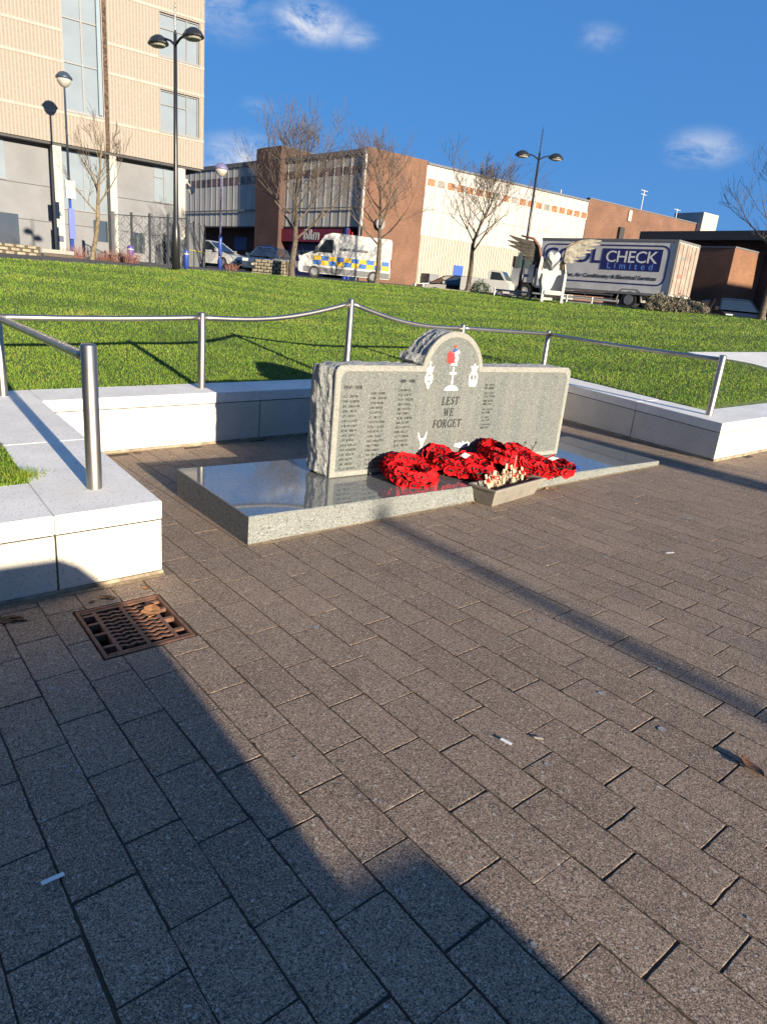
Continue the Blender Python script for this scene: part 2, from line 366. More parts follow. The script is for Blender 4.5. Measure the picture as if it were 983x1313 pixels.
def lawn():
    b = MB(); cell = .5
    gm = mat('lawn_soil', (.075, .105, .022), .95, 0, .45, 3, .5, 40, col2=(.05, .075, .014))
    angs = np.linspace(R(4), R(172), 260)
    # radial sheet; under the copings it runs inside the wall, under the paved bay it drops out of sight
    rings = 72; cols = []
    def sz(x, y):
        if in_lawn(x, y): return lawn_z(x, y)-.004
        if in_lawn(x, y+.3) or in_lawn(x-.3, y) or in_lawn(x+.3, y): return zc(x, y)-.04
        return gz(x, y)-.5
    for a in angs:
        rf, _ = far_edge(a); ca, sa = math.cos(a), math.sin(a)
        cols.append([(ca*r, sa*r, sz(ca*r, sa*r)) for r in [4.2+(rf-4.2)*(i/(rings-1))**1.35 for i in range(rings)]])
    vs = [p for c in cols for p in c]; fs = []
    for i in range(len(cols)-1):
        for j in range(rings-1):
            q = i*rings+j; fs.append((q, q+1, q+1+rings, q+rings))
    b.add(vs, fs); o = b.build('lawn', gm, smooth=True, fix=False); tag(o, kind='structure')
    return cols
lawn_cols = lawn()
def grass():
    mm = bpy.data.materials.new('grass_blades'); mm.use_nodes = True; t = mm.node_tree; bs = t.nodes['Principled BSDF']
    bs.inputs['Roughness'].default_value = .6; bs.inputs['Specular IOR Level'].default_value = .25
    at_ = N(t, 'ShaderNodeAttribute', attribute_name='tone'); cr = N(t, 'ShaderNodeValToRGB'); e = cr.color_ramp.elements
    e[0].color = (.045, .092, .008, 1); e[1].color = (.30, .24, .075, 1); e[1].position = 1
    for p, c in ((.35, (.135, .245, .024, 1)), (.72, (.25, .365, .038, 1)), (.88, (.32, .32, .05, 1))): q = e.new(p); q.color = c
    t.links.new(at_.outputs['Fac'], cr.inputs[0])
    t.links.new(cr.outputs[0], bs.inputs['Base Color'])
    tr = N(t, 'ShaderNodeBsdfTranslucent'); t.links.new(cr.outputs[0], tr.inputs[0]); ms = N(t, 'ShaderNodeMixShader'); ms.inputs[0].default_value = .25
    t.links.new(bs.outputs[0], ms.inputs[1]); t.links.new(tr.outputs[0], ms.inputs[2]); t.links.new(ms.outputs[0], t.nodes['Material Output'].inputs[0])
    n = 900000
    u_ = rng.random(n); r = 4.2*np.exp(u_*math.log(33/4.2)); a = R(12)+rng.random(n)*R(150-12)
    x = r*np.cos(a); y = r*np.sin(a)
    rfv = np.interp(a, AZ_, [q[2] for q in RFT]); zfv = np.interp(a, AZ_, [q[1] for q in RFT])
    mask = (y > 4.31) & (r < rfv) & ((x < .77) | (x > 8.35+.152*(y-3.66)) | (y > 7.28)) & ((x > -2) | (r > 6))
    px = (13.43, 7.36)
    mask &= ~((x > 12.78+.2*(y-4.3)) & (y < 7.36-.351*(x-13.43)) & (y > 4.25) & (x > 12.78))
    x, y, r, a, rfv, zfv = [q[mask] for q in (x, y, r, a, rfv, zfv)]; n = len(x)
    zcv = lambda X, Y: .444+.030*(X-1.34)+.014*(Y-3.72)
    E_ = zfv-zcv(np.cos(a)*rfv, np.sin(a)*rfv); rwv = np.interp(a, WA, WR); s = np.clip((r-rwv)/(rfv-rwv), 0, 1)
    z = zcv(x, y)+.012*np.clip((r-7)/2, 0, 1)+E_*s-.004
    h = (.015+.017*rng.random(n))*(1+np.clip((r-10)/40, 0, .8)); wd = .0020+.00085*r
    th = rng.random(n)*2*math.pi; dx, dy = np.cos(th)*wd/2, np.sin(th)*wd/2
    lx, ly = rng.normal(0, .45, n)*h, rng.normal(0, .45, n)*h
    V = np.empty((n, 3, 3)); V[:, 0] = np.stack([x-dx, y-dy, z], 1); V[:, 1] = np.stack([x+dx, y+dy, z], 1); V[:, 2] = np.stack([x+lx, y+ly, z+h], 1)
    # tone: mown stripes, big patches, single dry blades
    def patch(X, Y, f, ph):
        return (np.sin(X*f+ph)+np.sin(Y*f*1.31+ph*2.1)+np.sin((X+Y)*f*.77+ph*.7)+np.sin((X-.6*Y)*f*1.9+ph*1.7))/4
    tone = .42+.12*patch(x, y, .9, 1)+.13*patch(x, y, 3.1, 4)+.07*patch(x, y, 9, 2)+rng.normal(0, .17, n)
    st = (x*.45+y*.9); tone += .09*np.sign(np.sin(st*2*math.pi/2.3))*np.clip((r-8)/6, 0, 1)
    tone += .2*np.clip(patch(x, y, 1.7, 9)-.35, 0, 1)*2
    tone = np.clip(tone, 0, 1); dead = rng.random(n) < .05; tone[dead] = .9+.1*rng.random(dead.sum())
    me = bpy.data.meshes.new('grass'); me.vertices.add(3*n); me.vertices.foreach_set('co', V.reshape(-1)); me.loops.add(3*n); me.loops.foreach_set('vertex_index', np.arange(3*n, dtype=np.int32))
    me.polygons.add(n); me.polygons.foreach_set('loop_start', np.arange(0, 3*n, 3, dtype=np.int32)); me.polygons.foreach_set('loop_total', np.full(n, 3, dtype=np.int32)); me.update()
    at2 = me.attributes.new('tone', 'FLOAT', 'FACE'); at2.data.foreach_set('value', tone.astype(np.float32))
    me.materials.append(mm); o = bpy.data.objects.new('grass', me); COL.objects.link(o); tag(o, 'short mown green grass covering the sloping lawn', 'grass', kind='stuff')
    return mm
GRASS = grass()
def far_ground():
    b = MB(); k = lawn_cols; rs = [0, 1.5, 5, 12, 25, 60, 200, 900]; vs = []
    for c in k:
        x, y, z = c[-1]; r = math.hypot(x, y)
        for i, d in enumerate(rs):
            X, Y = x*(r+d)/r, y*(r+d)/r; zz = zfar(X, Y)
            if i == 0: zz = z-.03
            if i == 1: zz = .4*(z-.03)+.6*zfar(X, Y)
            vs.append((X, Y, zz))
    n = len(rs); fs = [(i*n+j, i*n+j+1, (i+1)*n+j+1, (i+1)*n+j) for i in range(len(k)-1) for j in range(n-1)]
    b.add(vs, fs); tag(b.build('road', mat('asphalt', (.075, .072, .07), .9, 0, .3, 1.5, .4, 60), smooth=True, fix=False), kind='structure')
    b = MB()  # land round the rest of the horizon, far behind the camera
    pts = [(math.cos(a)*r, math.sin(a)*r, -1.2 if r < 60 else 0.) for a in np.linspace(R(165), R(372), 40) for r in (3., 45., 900.)]
    b.add(pts, [(i*3+j, i*3+j+1, (i+1)*3+j+1, (i+1)*3+j) for i in range(39) for j in range(2)])
    tag(b.build('ground', mat('distant_ground', (.09, .085, .08), .95), fix=False), kind='structure')
far_ground()
# ---------------------------------------------------------------- white retaining walls
white = mat('white_masonry_paint', (.64, .60, .52), .75, 0, .10, 2.2, .35, 120, col2=(.56, .52, .44), speck=[((.33, .29, .23), .04, .6)])
wcope = mat('white_coping', (.82, .79, .73), .7, 0, .12, 3, .3, 150, col2=(.73, .70, .64), speck=[((.5, .47, .42), .05, .5)])
foot = mat('stained_footing', (.34, .29, .20), .9, 0, .4, 9, .6, 90, col2=(.14, .1, .07))
gap = mat('dark_gap', (.02, .018, .016), 1)
def quad_prism(b, pl, zb, zt, mi=0):
    """pl: plan corners; zb, zt: functions of x, y"""
    n = len(pl); vs = [(x, y, zb(x, y)) for x, y in pl]+[(x, y, zt(x, y)) for x, y in pl]
    b.add(vs, [tuple(range(n))[::-1], tuple(range(n, 2*n))]+[(i, (i+1) % n, (i+1) % n+n, i+n) for i in range(n)], mi)
def shrink(pl, d):
    k = len(pl); A = sum(pl[i][0]*pl[(i+1) % k][1]-pl[(i+1) % k][0]*pl[i][1] for i in range(k)); sg = 1 if A > 0 else -1; o = []
    for i in range(k):
        p, a, c = Vector(pl[i]), Vector(pl[i-1]), Vector(pl[(i+1) % k]); e1 = (p-a).normalized(); e2 = (c-p).normalized()
        n1 = Vector((-e1.y, e1.x))*sg; n2 = Vector((-e2.y, e2.x))*sg; q = (n1+n2)/(1+n1.dot(n2)); o.append(tuple(p+q*d))
    return o
def wall(label, blocks):
    c0 = blocks[0][0]; root = thing('retaining_wall', (0, 0, 0), label, 'wall')
    B = MB(); Cp = MB(); Ft = MB()
    for pl in blocks:
        p = shrink(pl, .0018); quad_prism(Cp, p, lambda x, y: zc(x, y)-.11, zc)
        quad_prism(B, shrink(p, .003), lambda x, y: gz(x, y)+.03, lambda x, y: zc(x, y)-.118)
        quad_prism(Ft, shrink(p, -.004), lambda x, y: gz(x, y)-.15, lambda x, y: gz(x, y)+.028)
        quad_prism(B, shrink(p, .012), lambda x, y: gz(x, y)-.1, lambda x, y: zc(x, y)-.02, 1)
    B.build('wall_body', [white, gap], root, bevel=.004); Cp.build('coping', wcope, root, bevel=.007); Ft.build('footing', foot, root, bevel=.004)
    return root
RX = lambda y: 7.80+.152*(y-3.66)
wall('white painted low wall with grass behind it beside the rusty drain', [
    [(-8, 3.70), (-4.2, 3.70), (-4.2, 4.33), (-8, 4.33)], [(-4.2, 3.70), (-.9, 3.70), (-.9, 4.33), (-4.2, 4.33)], [(-.9, 3.70), (.758, 3.70), (.758, 4.33), (-.9, 4.33)],
    [(.758, 3.70), (1.34, 3.70), (1.34, 5.25), (.775, 5.25), (.758, 4.33)], [(1.34, 5.25), (1.34, 6.73), (1.34, 7.29), (.775, 7.29), (.775, 5.25)]])
wall('long white low wall at the back of the paved bay behind the granite memorial', [
    [(1.34, 6.73), (3.55, 6.73), (3.55, 7.30), (1.34, 7.30)], [(3.55, 6.73), (5.1, 6.73), (5.1, 7.30), (3.55, 7.30)], [(5.1, 6.73), (6.8, 6.73), (6.8, 7.30), (5.1, 7.30)],
    [(6.8, 6.73), (RX(6.73), 6.73), (RX(7.3)+.56, 7.30), (6.8, 7.30)]])
wall('shaded white low wall ending in a sunlit corner past the right end of the memorial slab', [
    [(RX(3.66), 3.66), (RX(3.66)+.8, 3.66), (RX(3.66)+.83, 4.22), (RX(4.22)+.56, 4.22), (RX(4.9)+.56, 4.9), (RX(4.9), 4.9)],
    [(RX(4.9), 4.9), (RX(4.9)+.56, 4.9), (RX(6.73)+.56, 6.73+.0), (RX(6.73), 6.73)],
    [(RX(3.66)+.8, 3.66), (10.4, 3.66), (10.4, 4.24), (RX(3.66)+.83, 4.24)], [(10.4, 3.66), (13.4, 3.66), (13.4, 4.24), (10.4, 4.24)], [(13.4, 3.66), (17.5, 3.66), (17.5, 4.24), (13.4, 4.24)]])
b = MB(); pl = [(13.43, 7.36), (12.80, 4.26), (17.5, 4.26), (21.5, 4.6)]
quad_prism(b, pl, lambda x, y: lawn_z(x, y)-.1, lambda x, y: lawn_z(x, y)+.03)
tag(b.build('path', wcope), kind='structure')
# ---------------------------------------------------------------- steel handrail
def steel_mat():
    mm = mat('brushed_steel', (.40, .375, .34), .27, 1, .12, 5); t = mm.node_tree; b = t.nodes['Principled BSDF']
    tcn = N(t, 'ShaderNodeTexCoord'); mp = N(t, 'ShaderNodeMapping'); mp.inputs['Scale'].default_value = (300, 300, 3); t.links.new(tcn.outputs['Object'], mp.inputs[0])
    nz = N(t, 'ShaderNodeTexNoise', Scale=2, Detail=3); t.links.new(mp.outputs[0], nz.inputs['Vector'])
    mr = N(t, 'ShaderNodeMapRange'); mr.inputs['To Min'].default_value = .34; mr.inputs['To Max'].default_value = .5; t.links.new(nz.outputs['Fac'], mr.inputs['Value']); t.links.new(mr.outputs[0], b.inputs['Roughness'])
    return mm
steel = steel_mat()
rail = thing('handrail', (1.07, 4.09, .44), 'stainless steel handrail on seven posts with a wavy top rail above the white walls', 'handrail')
PO = [((1.07, 4.09), 1.29, .044), ((1.08, 7.06), 1.215, .041), ((2.985, 7.02), 1.335, .041), ((4.875, 7.02), 1.597, .041), ((6.78, 7.02), 1.385, .041), ((8.62, 7.02), 1.372, .041), ((8.16, 4.02), 1.368, .041)]
off = Vector((1.07, 4.09, .44))
for (p, zt, r_) in PO:
    zb = zc(*p); b = MB(); b.lathe([(r_+.001, -.01), (r_, 0), (r_, zt-zb-.012), (r_*.8, zt-zb-.003), (r_*.3, zt-zb)], 24, (p[0]-off.x, p[1]-off.y, zb-off.z))
    po = b.build('post', steel, rail, smooth=True)
def railseg(p, q, sag, rr=.027):
    p, q = Vector(p), Vector(q); pts = []
    for i in range(17):
        t = i/16; v = p.lerp(q, t); v.z += sag(t); pts.append(v-off)
    b = MB(); b.tube(pts, rr, 14); b.build('top_rail', steel, rail, smooth=True)
P3 = lambda i, dz=-.055: (PO[i][0][0], PO[i][0][1], PO[i][1]+dz)
railseg(P3(0, -.085), P3(1, -.03), lambda t: 0, .031)
railseg(P3(1, -.03), P3(2, -.055), lambda t: -.012*math.sin(math.pi*t)*1.0)
railseg(P3(2), P3(3), lambda t: -.085*math.sin(math.pi*t))
railseg(P3(3), P3(4), lambda t: -.085*math.sin(math.pi*t))
railseg(P3(4), P3(5), lambda t: 0)
railseg(P3(5), P3(6), lambda t: -.015*math.sin(math.pi*t))
railseg((-2.2, 7.06, 1.17), P3(1, -.03), lambda t: 0)
b = MB(); b.lathe([(.041, -.01), (.041, .74), (.02, .76)], 20, (-2.2-off.x, 7.06-off.y, zc(-2.2, 7.06)-off.z)); b.build('post', steel, rail, smooth=True)
# ---------------------------------------------------------------- granite
def granite(name, base, rough, bump, dark=(.06, .065, .065), pale=(.33, .33, .30), coat=0, k=1.0, stain=.3):
    mm = bpy.data.materials.new(name); mm.use_nodes = True; t = mm.node_tree; b = t.nodes['Principled BSDF']; b.inputs['Roughness'].default_value = rough; b.inputs['Coat Weight'].default_value = coat; b.inputs['Coat Roughness'].default_value = .04
    tcn = N(t, 'ShaderNodeTexCoord'); vec = tcn.outputs['Object']; last = None
    rgb = N(t, 'ShaderNodeRGB'); rgb.outputs[0].default_value = (*base, 1); last = rgb.outputs[0]
    for sc, c, a in ((150*k, dark, .24), (230*k, pale, .26), (400*k, dark, .2), (90*k, pale, .1), (60*k, dark, .06)):
        vo = N(t, 'ShaderNodeTexVoronoi', Scale=sc); t.links.new(vec, vo.inputs['Vector']); sp = N(t, 'ShaderNodeSeparateColor'); t.links.new(vo.outputs['Color'], sp.inputs[0])
        gt = N(t, 'ShaderNodeMath', operation='GREATER_THAN'); gt.inputs[1].default_value = 1-a; t.links.new(sp.outputs[0], gt.inputs[0])
        ml = N(t, 'ShaderNodeMath', operation='MULTIPLY'); ml.inputs[1].default_value = .75; t.links.new(gt.outputs[0], ml.inputs[0])
        m2 = N(t, 'ShaderNodeMix', data_type='RGBA'); m2.inputs['B'].default_value = (*c, 1); t.links.new(ml.outputs[0], m2.inputs['Factor']); t.links.new(last, m2.inputs['A']); last = m2.outputs['Result']
    mp = N(t, 'ShaderNodeMapping'); mp.inputs['Scale'].default_value = (9, 9, .8); t.links.new(vec, mp.inputs[0])
    nz = N(t, 'ShaderNodeTexNoise', Scale=1.2, Detail=6, Roughness=.65); t.links.new(mp.outputs[0], nz.inputs['Vector'])
    mr = N(t, 'ShaderNodeMapRange'); mr.inputs['From Min'].default_value = .4; mr.inputs['From Max'].default_value = .75; mr.inputs['To Max'].default_value = stain; t.links.new(nz.outputs['Fac'], mr.inputs['Value'])
    m3 = N(t, 'ShaderNodeMix', data_type='RGBA'); m3.inputs['B'].default_value = (.30, .275, .22, 1); t.links.new(mr.outputs[0], m3.inputs['Factor']); t.links.new(last, m3.inputs['A']); last = m3.outputs['Result']
    t.links.new(last, b.inputs['Base Color'])
    if bump:
        n2 = N(t, 'ShaderNodeTexNoise', Scale=55, Detail=6, Roughness=.7); t.links.new(vec, n2.inputs['Vector'])
        bp = N(t, 'ShaderNodeBump'); bp.inputs['Strength'].default_value = bump; bp.inputs['Distance'].default_value = .012; t.links.new(n2.outputs['Fac'], bp.inputs['Height']); t.links.new(bp.outputs[0], b.inputs['Normal'])
    return mm
g_rough = granite('rough_granite', (.30, .31, .30), .85, .7, dark=(.12, .13, .135), pale=(.42, .42, .41), stain=.2)
g_edge = granite('dressed_granite', (.235, .235, .205), .75, .25, dark=(.14, .145, .13), k=1.4, stain=.35)
g_pol = granite('polished_granite', (.135, .15, .143), .17, 0, dark=(.07, .078, .078), pale=(.24, .25, .24), k=1.5, stain=.22)
g_top = granite('polished_slab_top', (.14, .15, .15), .04, 0, dark=(.08, .085, .09), pale=(.24, .25, .25), k=1.3, stain=.05); g_top.node_tree.nodes['Principled BSDF'].inputs['IOR'].default_value = 2.6
g_side = granite('slab_edge_granite', (.19, .205, .195), .45, .15, k=1.5, stain=.12)
# slab
PX0, PX1, PY0, PY1, PZ = 1.985, 7.0, 3.873, 5.146, .205
slab = thing('memorial_slab', (PX0, PY0, 0), 'long low polished granite slab lying on the paving under the memorial stone', 'slab')
for (x0, x1) in ((PX0, 3.93), (3.932, 5.5), (5.502, PX1)):
    b = MB(); e = .006
    pts = lambda z, i: [(x0+i-PX0, PY0+i-PY0, z), (x1-i-PX0, PY0+i-PY0, z), (x1-i-PX0, PY1-i-PY0, z), (x0+i-PX0, PY1-i-PY0, z)]
    b.add(pts(-.15, 0)+pts(PZ-e, 0), [(0, 1, 5, 4), (1, 2, 6, 5), (2, 3, 7, 6), (3, 0, 4, 7)], 0)
    b.add(pts(PZ-e, 0)+pts(PZ, e), [(0, 1, 5, 4), (1, 2, 6, 5), (2, 3, 7, 6), (3, 0, 4, 7)], 0)
    b.add(pts(PZ, e), [(0, 1, 2, 3)], 1)
    b.build('slab_block', [g_side, g_top], slab, fix=False)
# stone
SY0, SY1 = 4.483, 4.765
XC, XA, ZB, ZS = 4.285, .372, PZ+.001, 1.137
stone = thing('memorial_stone', (XC, SY0, PZ), 'grey granite war memorial with an arched centre, engraved names and white emblems', 'memorial')
def outline(i, n=26):
    x0, x1 = 3.02+i, 5.975-i; zt = ZS-i; ra = XA-i; za = 1.068; pts = []
    a0 = math.asin((zt-za)/ra); r = .07
    pts.append((x0, ZB+i*.9)); 
    for k in range(1, n): pts.append((x0, ZB+i*.9+(zt-r-ZB-i*.9)*k/n))
    for k in range(5): t = k/4*math.pi/2; pts.append((x0+r-r*math.cos(t), zt-r+r*math.sin(t)))
    xa = XC-ra*math.cos(a0)
    for k in range(1, n): pts.append((x0+r+(xa-x0-r)*k/n, zt))
    for k in range(2*n+1): t = math.pi-a0-(math.pi-2*a0)*k/(2*n); pts.append((XC+ra*math.cos(t), za+ra*math.sin(t)))
    xb = XC+ra*math.cos(a0)
    for k in range(1, n): pts.append((xb+(x1-r-xb)*k/n, zt))
    for k in range(5): t = k/4*math.pi/2; pts.append((x1-r+r*math.sin(t), zt-r+r*math.cos(t)))
    for k in range(1, n+1): pts.append((x1, zt-r-(zt-r-ZB-i*.9)*k/n))
    for k in range(1, n): pts.append((x1-(x1-x0)*k/n, ZB+i*.9))
    return pts
def stone_body():
    o = outline(0); n = len(o); D = 16; b = MB(); vs = []
    for d in range(D+1):
        t = d/D; y = SY0+.012+(SY1-SY0-.012)*t
        for k, (x, z) in enumerate(o):
            bottom = z <= ZB+1e-6
            a, c = Vector(o[k-1]), Vector(o[(k+1) % n]); e = (c-a).normalized(); nn = Vector((-e.y, e.x))
            f = min(1, t*6)*1.0
            q = noise.noise(Vector((x*7, y*9, z*7)))*(.010 if nn.y > .3 else .014)+noise.noise(Vector((x*22+5, y*22, z*22)))*(.006 if nn.y > .3 else .010)+noise.noise(Vector((x*60, y*60, z*60)))*.005
            q += (.06 if nn.x < -.9 else .0)*min(1, t*1.6)
            q += (-.004 if nn.y > .9 else -.009)*abs(math.sin(y*38+x*2+noise.noise(Vector((x*4, 1, z*4)))*2))
            f2 = 0 if bottom else f
            vs.append((x+nn.x*(q-.002)*f2-XC, y-SY0, max(z+nn.y*(q-.002)*f2, ZB)-PZ))
    fs = [(d*n+k, d*n+(k+1) % n, (d+1)*n+(k+1) % n, (d+1)*n+k) for d in range(D) for k in range(n)]+[tuple(D*n+k for k in range(n))]
    b.add(vs, fs); b.build('rough_body', g_rough, stone, smooth=False)
    b = MB(); o1 = outline(.05); o0 = outline(.0)
    rings = [[(x-XC, .012, z-PZ) for x, z in o0], [(x-XC, .004, z-PZ) for x, z in outline(.004)], [(x-XC, .0, z-PZ) for x, z in outline(.012)], [(x-XC, .0, z-PZ) for x, z in o1], [(x-XC, .007, z-PZ) for x, z in outline(.056)]]
    vs = [p for r_ in rings for p in r_]; m_ = len(rings)
    b.add(vs, [(d*n+k, d*n+(k+1) % n, (d+1)*n+(k+1) % n, (d+1)*n+k) for d in range(m_-1) for k in range(n)]); b.build('dressed_border', g_edge, stone)
    b = MB(); b.add(rings[-1], [tuple(range(n))]); b.build('polished_panel', g_pol, stone)
stone_body()
FY = SY0+.0055      # writing sits on the panel
ink = mat('black_lettering', (.015, .015, .015), .6, 0, .1); wpaint = mat('white_lettering', (.85, .85, .82), .6, 0, .1); redp = mat('red_emblem_paint', (.5, .03, .03), .6); bluep = mat('blue_emblem_paint', (.03, .06, .3), .6)
def plate(b, poly, t=.003, mi=0):
    b.prism([(x-XC, z-PZ) for x, z in poly], FY-SY0-t, FY-SY0+.002, 'y', mi)
GL = {  # serif capitals on a 1-high grid: list of strokes (x0, z0, x1, z1, width)
 'L': (.62, [(.14, 0, .14, 1, .13), (.02, 1, .3, 1, .05), (.02, 0, .58, 0, .05), (.57, 0, .6, .24, .05)]),
 'E': (.66, [(.14, 0, .14, 1, .13), (.02, 1, .58, 1, .05), (.02, 0, .62, 0, .05), (.14, .53, .44, .53, .05), (.44, .42, .44, .64, .04), (.58, 1, .59, .8, .05), (.62, 0, .64, .22, .05)]),
 'S': (.56, [(.48, .94, .48, .76, .04), (.48, .86, .3, 1, .06), (.3, 1, .1, .88, .08), (.1, .88, .1, .68, .1), (.1, .68, .42, .42, .12), (.42, .42, .46, .2, .11), (.46, .2, .28, 0, .08), (.28, 0, .08, .12, .06), (.06, .24, .06, .04, .04)]),
 'T': (.68, [(.34, 0, .34, 1, .13), (.02, 1, .66, 1, .05), (.2, 0, .48, 0, .05), (.03, 1, .02, .8, .05), (.65, 1, .66, .8, .05)]),
 'W': (1.0, [(.08, 1, .3, 0, .12), (.3, 0, .5, .9, .05), (.5, .9, .7, 0, .12), (.7, 0, .93, 1, .05), (0, 1, .2, 1, .05), (.42, 1, .6, 1, .05), (.82, 1, 1, 1, .05)]),
 'F': (.6, [(.14, 0, .14, 1, .13), (.02, 1, .56, 1, .05), (.02, 0, .28, 0, .05), (.14, .5, .42, .5, .05), (.42, .4, .42, .61, .04), (.56, 1, .57, .78, .05)]),
 'O': (.8, None),
 'R': (.74, [(.14, 0, .14, 1, .13), (.02, 1, .38, 1, .05), (.02, 0, .28, 0, .05), (.38, 1, .54, .88, .08), (.54, .88, .54, .66, .11), (.54, .66, .38, .52, .08), (.38, .52, .14, .52, .05), (.34, .52, .62, 0, .12), (.58, 0, .74, 0, .05)]),
 'G': (.8, None)}
def serif(b, text, cx, cz, h, slant=.12, gapw=.16):
    wd = sum(GL[c][0]+gapw for c in text)-gapw; x = -wd/2
    for c in text:
        cw, st = GL[c]
        if st is None:
            st = []; rng_ = range(0, 21) if c == 'O' else range(2, 19)
            pts = [(cw/2+.36*math.cos(2*math.pi*i/20), .5+.5*math.sin(2*math.pi*i/20), 2*math.pi*i/20) for i in rng_]
            for p, q in zip(pts, pts[1:]): st.append((p[0], p[1], q[0], q[1], .05+.08*abs(math.cos((p[2]+q[2])/2))))
            if c == 'G': st += [(.68, .02, .68, .42, .11), (.52, .42, .8, .42, .05), (.68, .95, .68, .72, .04)]
        for (x0, z0, x1, z1, wd_) in st:
            dx, dz = x1-x0, z1-z0; l = math.hypot(dx, dz) or 1; ex, ez = dx/l*wd_*.2, dz/l*wd_*.2; wd_ = wd_*1.15+.025; nx, nz_ = -dz/l*wd_/2, dx/l*wd_/2
            poly = [(x0-ex+nx, z0-ez+nz_), (x1+ex+nx, z1+ez+nz_), (x1+ex-nx, z1+ez-nz_), (x0-ex-nx, z0-ez-nz_)]
            plate(b, [(cx+(x+u+v*slant)*h, cz+(v-.5)*h) for u, v in poly], .0015)
        x += cw+gapw
def P_(px, py): p = atY(px, py, SY0); return p.x, p.z
for tx, q, hh in (('LEST', (577.5, 514), .068), ('WE', (575, 528.5), .066), ('FORGET', (573, 543), .068)):
    b = MB(); x, z = P_(*q); serif(b, tx, x, z, hh); b.build('inscription', ink, stone)
# the name columns: lettering too worn and small to read, cut as rows of small marks
rr = random.Random(11)
def names(x0, z0, rows, lw, pitch=.0405, year=None):
    b = MB(); z = z0
    for r_ in range(rows):
        x = x0; L_ = lw*(.72+.28*rr.random()); nx_ = x0+L_*(.3+.15*rr.random())
        while x < x0+L_:
            w_ = .0085+.005*rr.random()
            if abs(x-nx_) < .008: x += .012; nx_ = -9; continue
            hgt = .019; k = rr.randrange(4); st = .0034
            if k in (0, 1): plate(b, [(x, z), (x+st, z), (x+st, z+hgt), (x, z+hgt)], .0012)
            if k in (0, 2): plate(b, [(x+w_-st, z), (x+w_, z), (x+w_, z+hgt), (x+w_-st, z+hgt)], .0012)
            if k in (1, 2, 3): zz = z+hgt*rr.choice((0, .42, .84)); plate(b, [(x, zz), (x+w_, zz), (x+w_, zz+st), (x, zz+st)], .00125)
            if k == 3: plate(b, [(x, z), (x+st, z), (x+w_, z+hgt), (x+w_-st, z+hgt)], .0012)
            x += w_+.0045
        z -= pitch
        b.build('engraved_name', ink, stone); b = MB()
def year(px, py, s, sz=.03):
    x, z = P_(px, py); text_mesh('inscription', s, sz, ink, stone, (x-XC, FY-SY0-.001, z-PZ), (R(90), 0, 0), .0005, bold=.0016)
year(453, 497, '1914 - 1918', .037); year(523, 489, '1939 - 1945', .035)
for (px, py, rows, lw) in ((441, 507, 17, .175), (476, 503, 17, .175), (512, 499, 13, .17)):
    x, z = P_(px, py); names(x, z-.02, rows, lw)
for (px, py, rows, lw) in ((622, 493.5, 2, .16), (621, 504, 2, .15), (620, 514, 2, .14), (618.5, 525, 2, .13), (617.5, 535, 2, .12), (616, 544.5, 2, .14)):
    x, z = P_(px, py); names(x, z-.012, rows, lw, .03)
# emblems
def emb(px, py, shapes, mats, scale=1):
    x, z = P_(px, py); b = MB()
    for i, (mi, poly) in enumerate(shapes): plate(b, [(x+u*scale, z+v*scale) for u, v in poly], .002+.0004*i, mi)
    b.build('emblem', mats, stone)
def ell(cx, cz, rx, rz, n=14, a0=0, a1=2*math.pi): return [(cx+rx*math.cos(a0+(a1-a0)*i/n), cz+rz*math.sin(a0+(a1-a0)*i/n)) for i in range(n if a1-a0 > 6.2 else n+1)]
def bar(x0, z0, x1, z1, w_):
    dx, dz = x1-x0, z1-z0; l = math.hypot(dx, dz); nx, nz_ = -dz/l*w_/2, dx/l*w_/2; return [(x0+nx, z0+nz_), (x1+nx, z1+nz_), (x1-nx, z1-nz_), (x0-nx, z0-nz_)]
# cross on a mound
emb(580, 487, [(0, bar(0, -.06, 0, .11, .017)), (0, bar(-.042, .058, .042, .058, .016)), (0, [(-.085, -.095), (.085, -.095), (.072, -.07), (.03, -.052), (-.03, -.052), (-.072, -.07)])], [wpaint])
# round badge under a crown
emb(550.5, 481, [(0, ell(0, -.03, .045, .062)), (0, [(-.035, .03), (.035, .03), (.045, .075), (.02, .06), (0, .1), (-.02, .06), (-.045, .075)]), (0, ell(0, .105, .012, .014)), (0, [(-.02, -.1), (.02, -.1), (0, -.125)]), (1, ell(0, -.03, .026, .036)), (0, ell(0, -.03, .014, .02)), (1, bar(-.03, .035, .03, .035, .006)), (1, bar(-.034, -.075, .034, -.055, .006)), (1, bar(-.04, .0, .04, .012, .005))], [wpaint, g_pol])
# anchor badge under a crown
emb(607.5, 480, [(0, ell(0, -.03, .055, .062)), (0, [(-.03, .03), (.03, .03), (.045, .08), (.02, .068), (0, .1), (-.02, .068), (-.045, .08)]), (0, [(-.058, -.06), (-.04, -.11), (.04, -.11), (.058, -.06)]), (1, ell(0, -.03, .04, .048)), (0, bar(0, .015, 0, -.07, .01)), (0, bar(-.022, -.002, .022, -.002, .009)), (0, bar(-.03, -.05, 0, -.074, .01)), (0, bar(.03, -.05, 0, -.074, .01)), (1, bar(-.03, .04, .03, .04, .005))], [wpaint, g_pol])
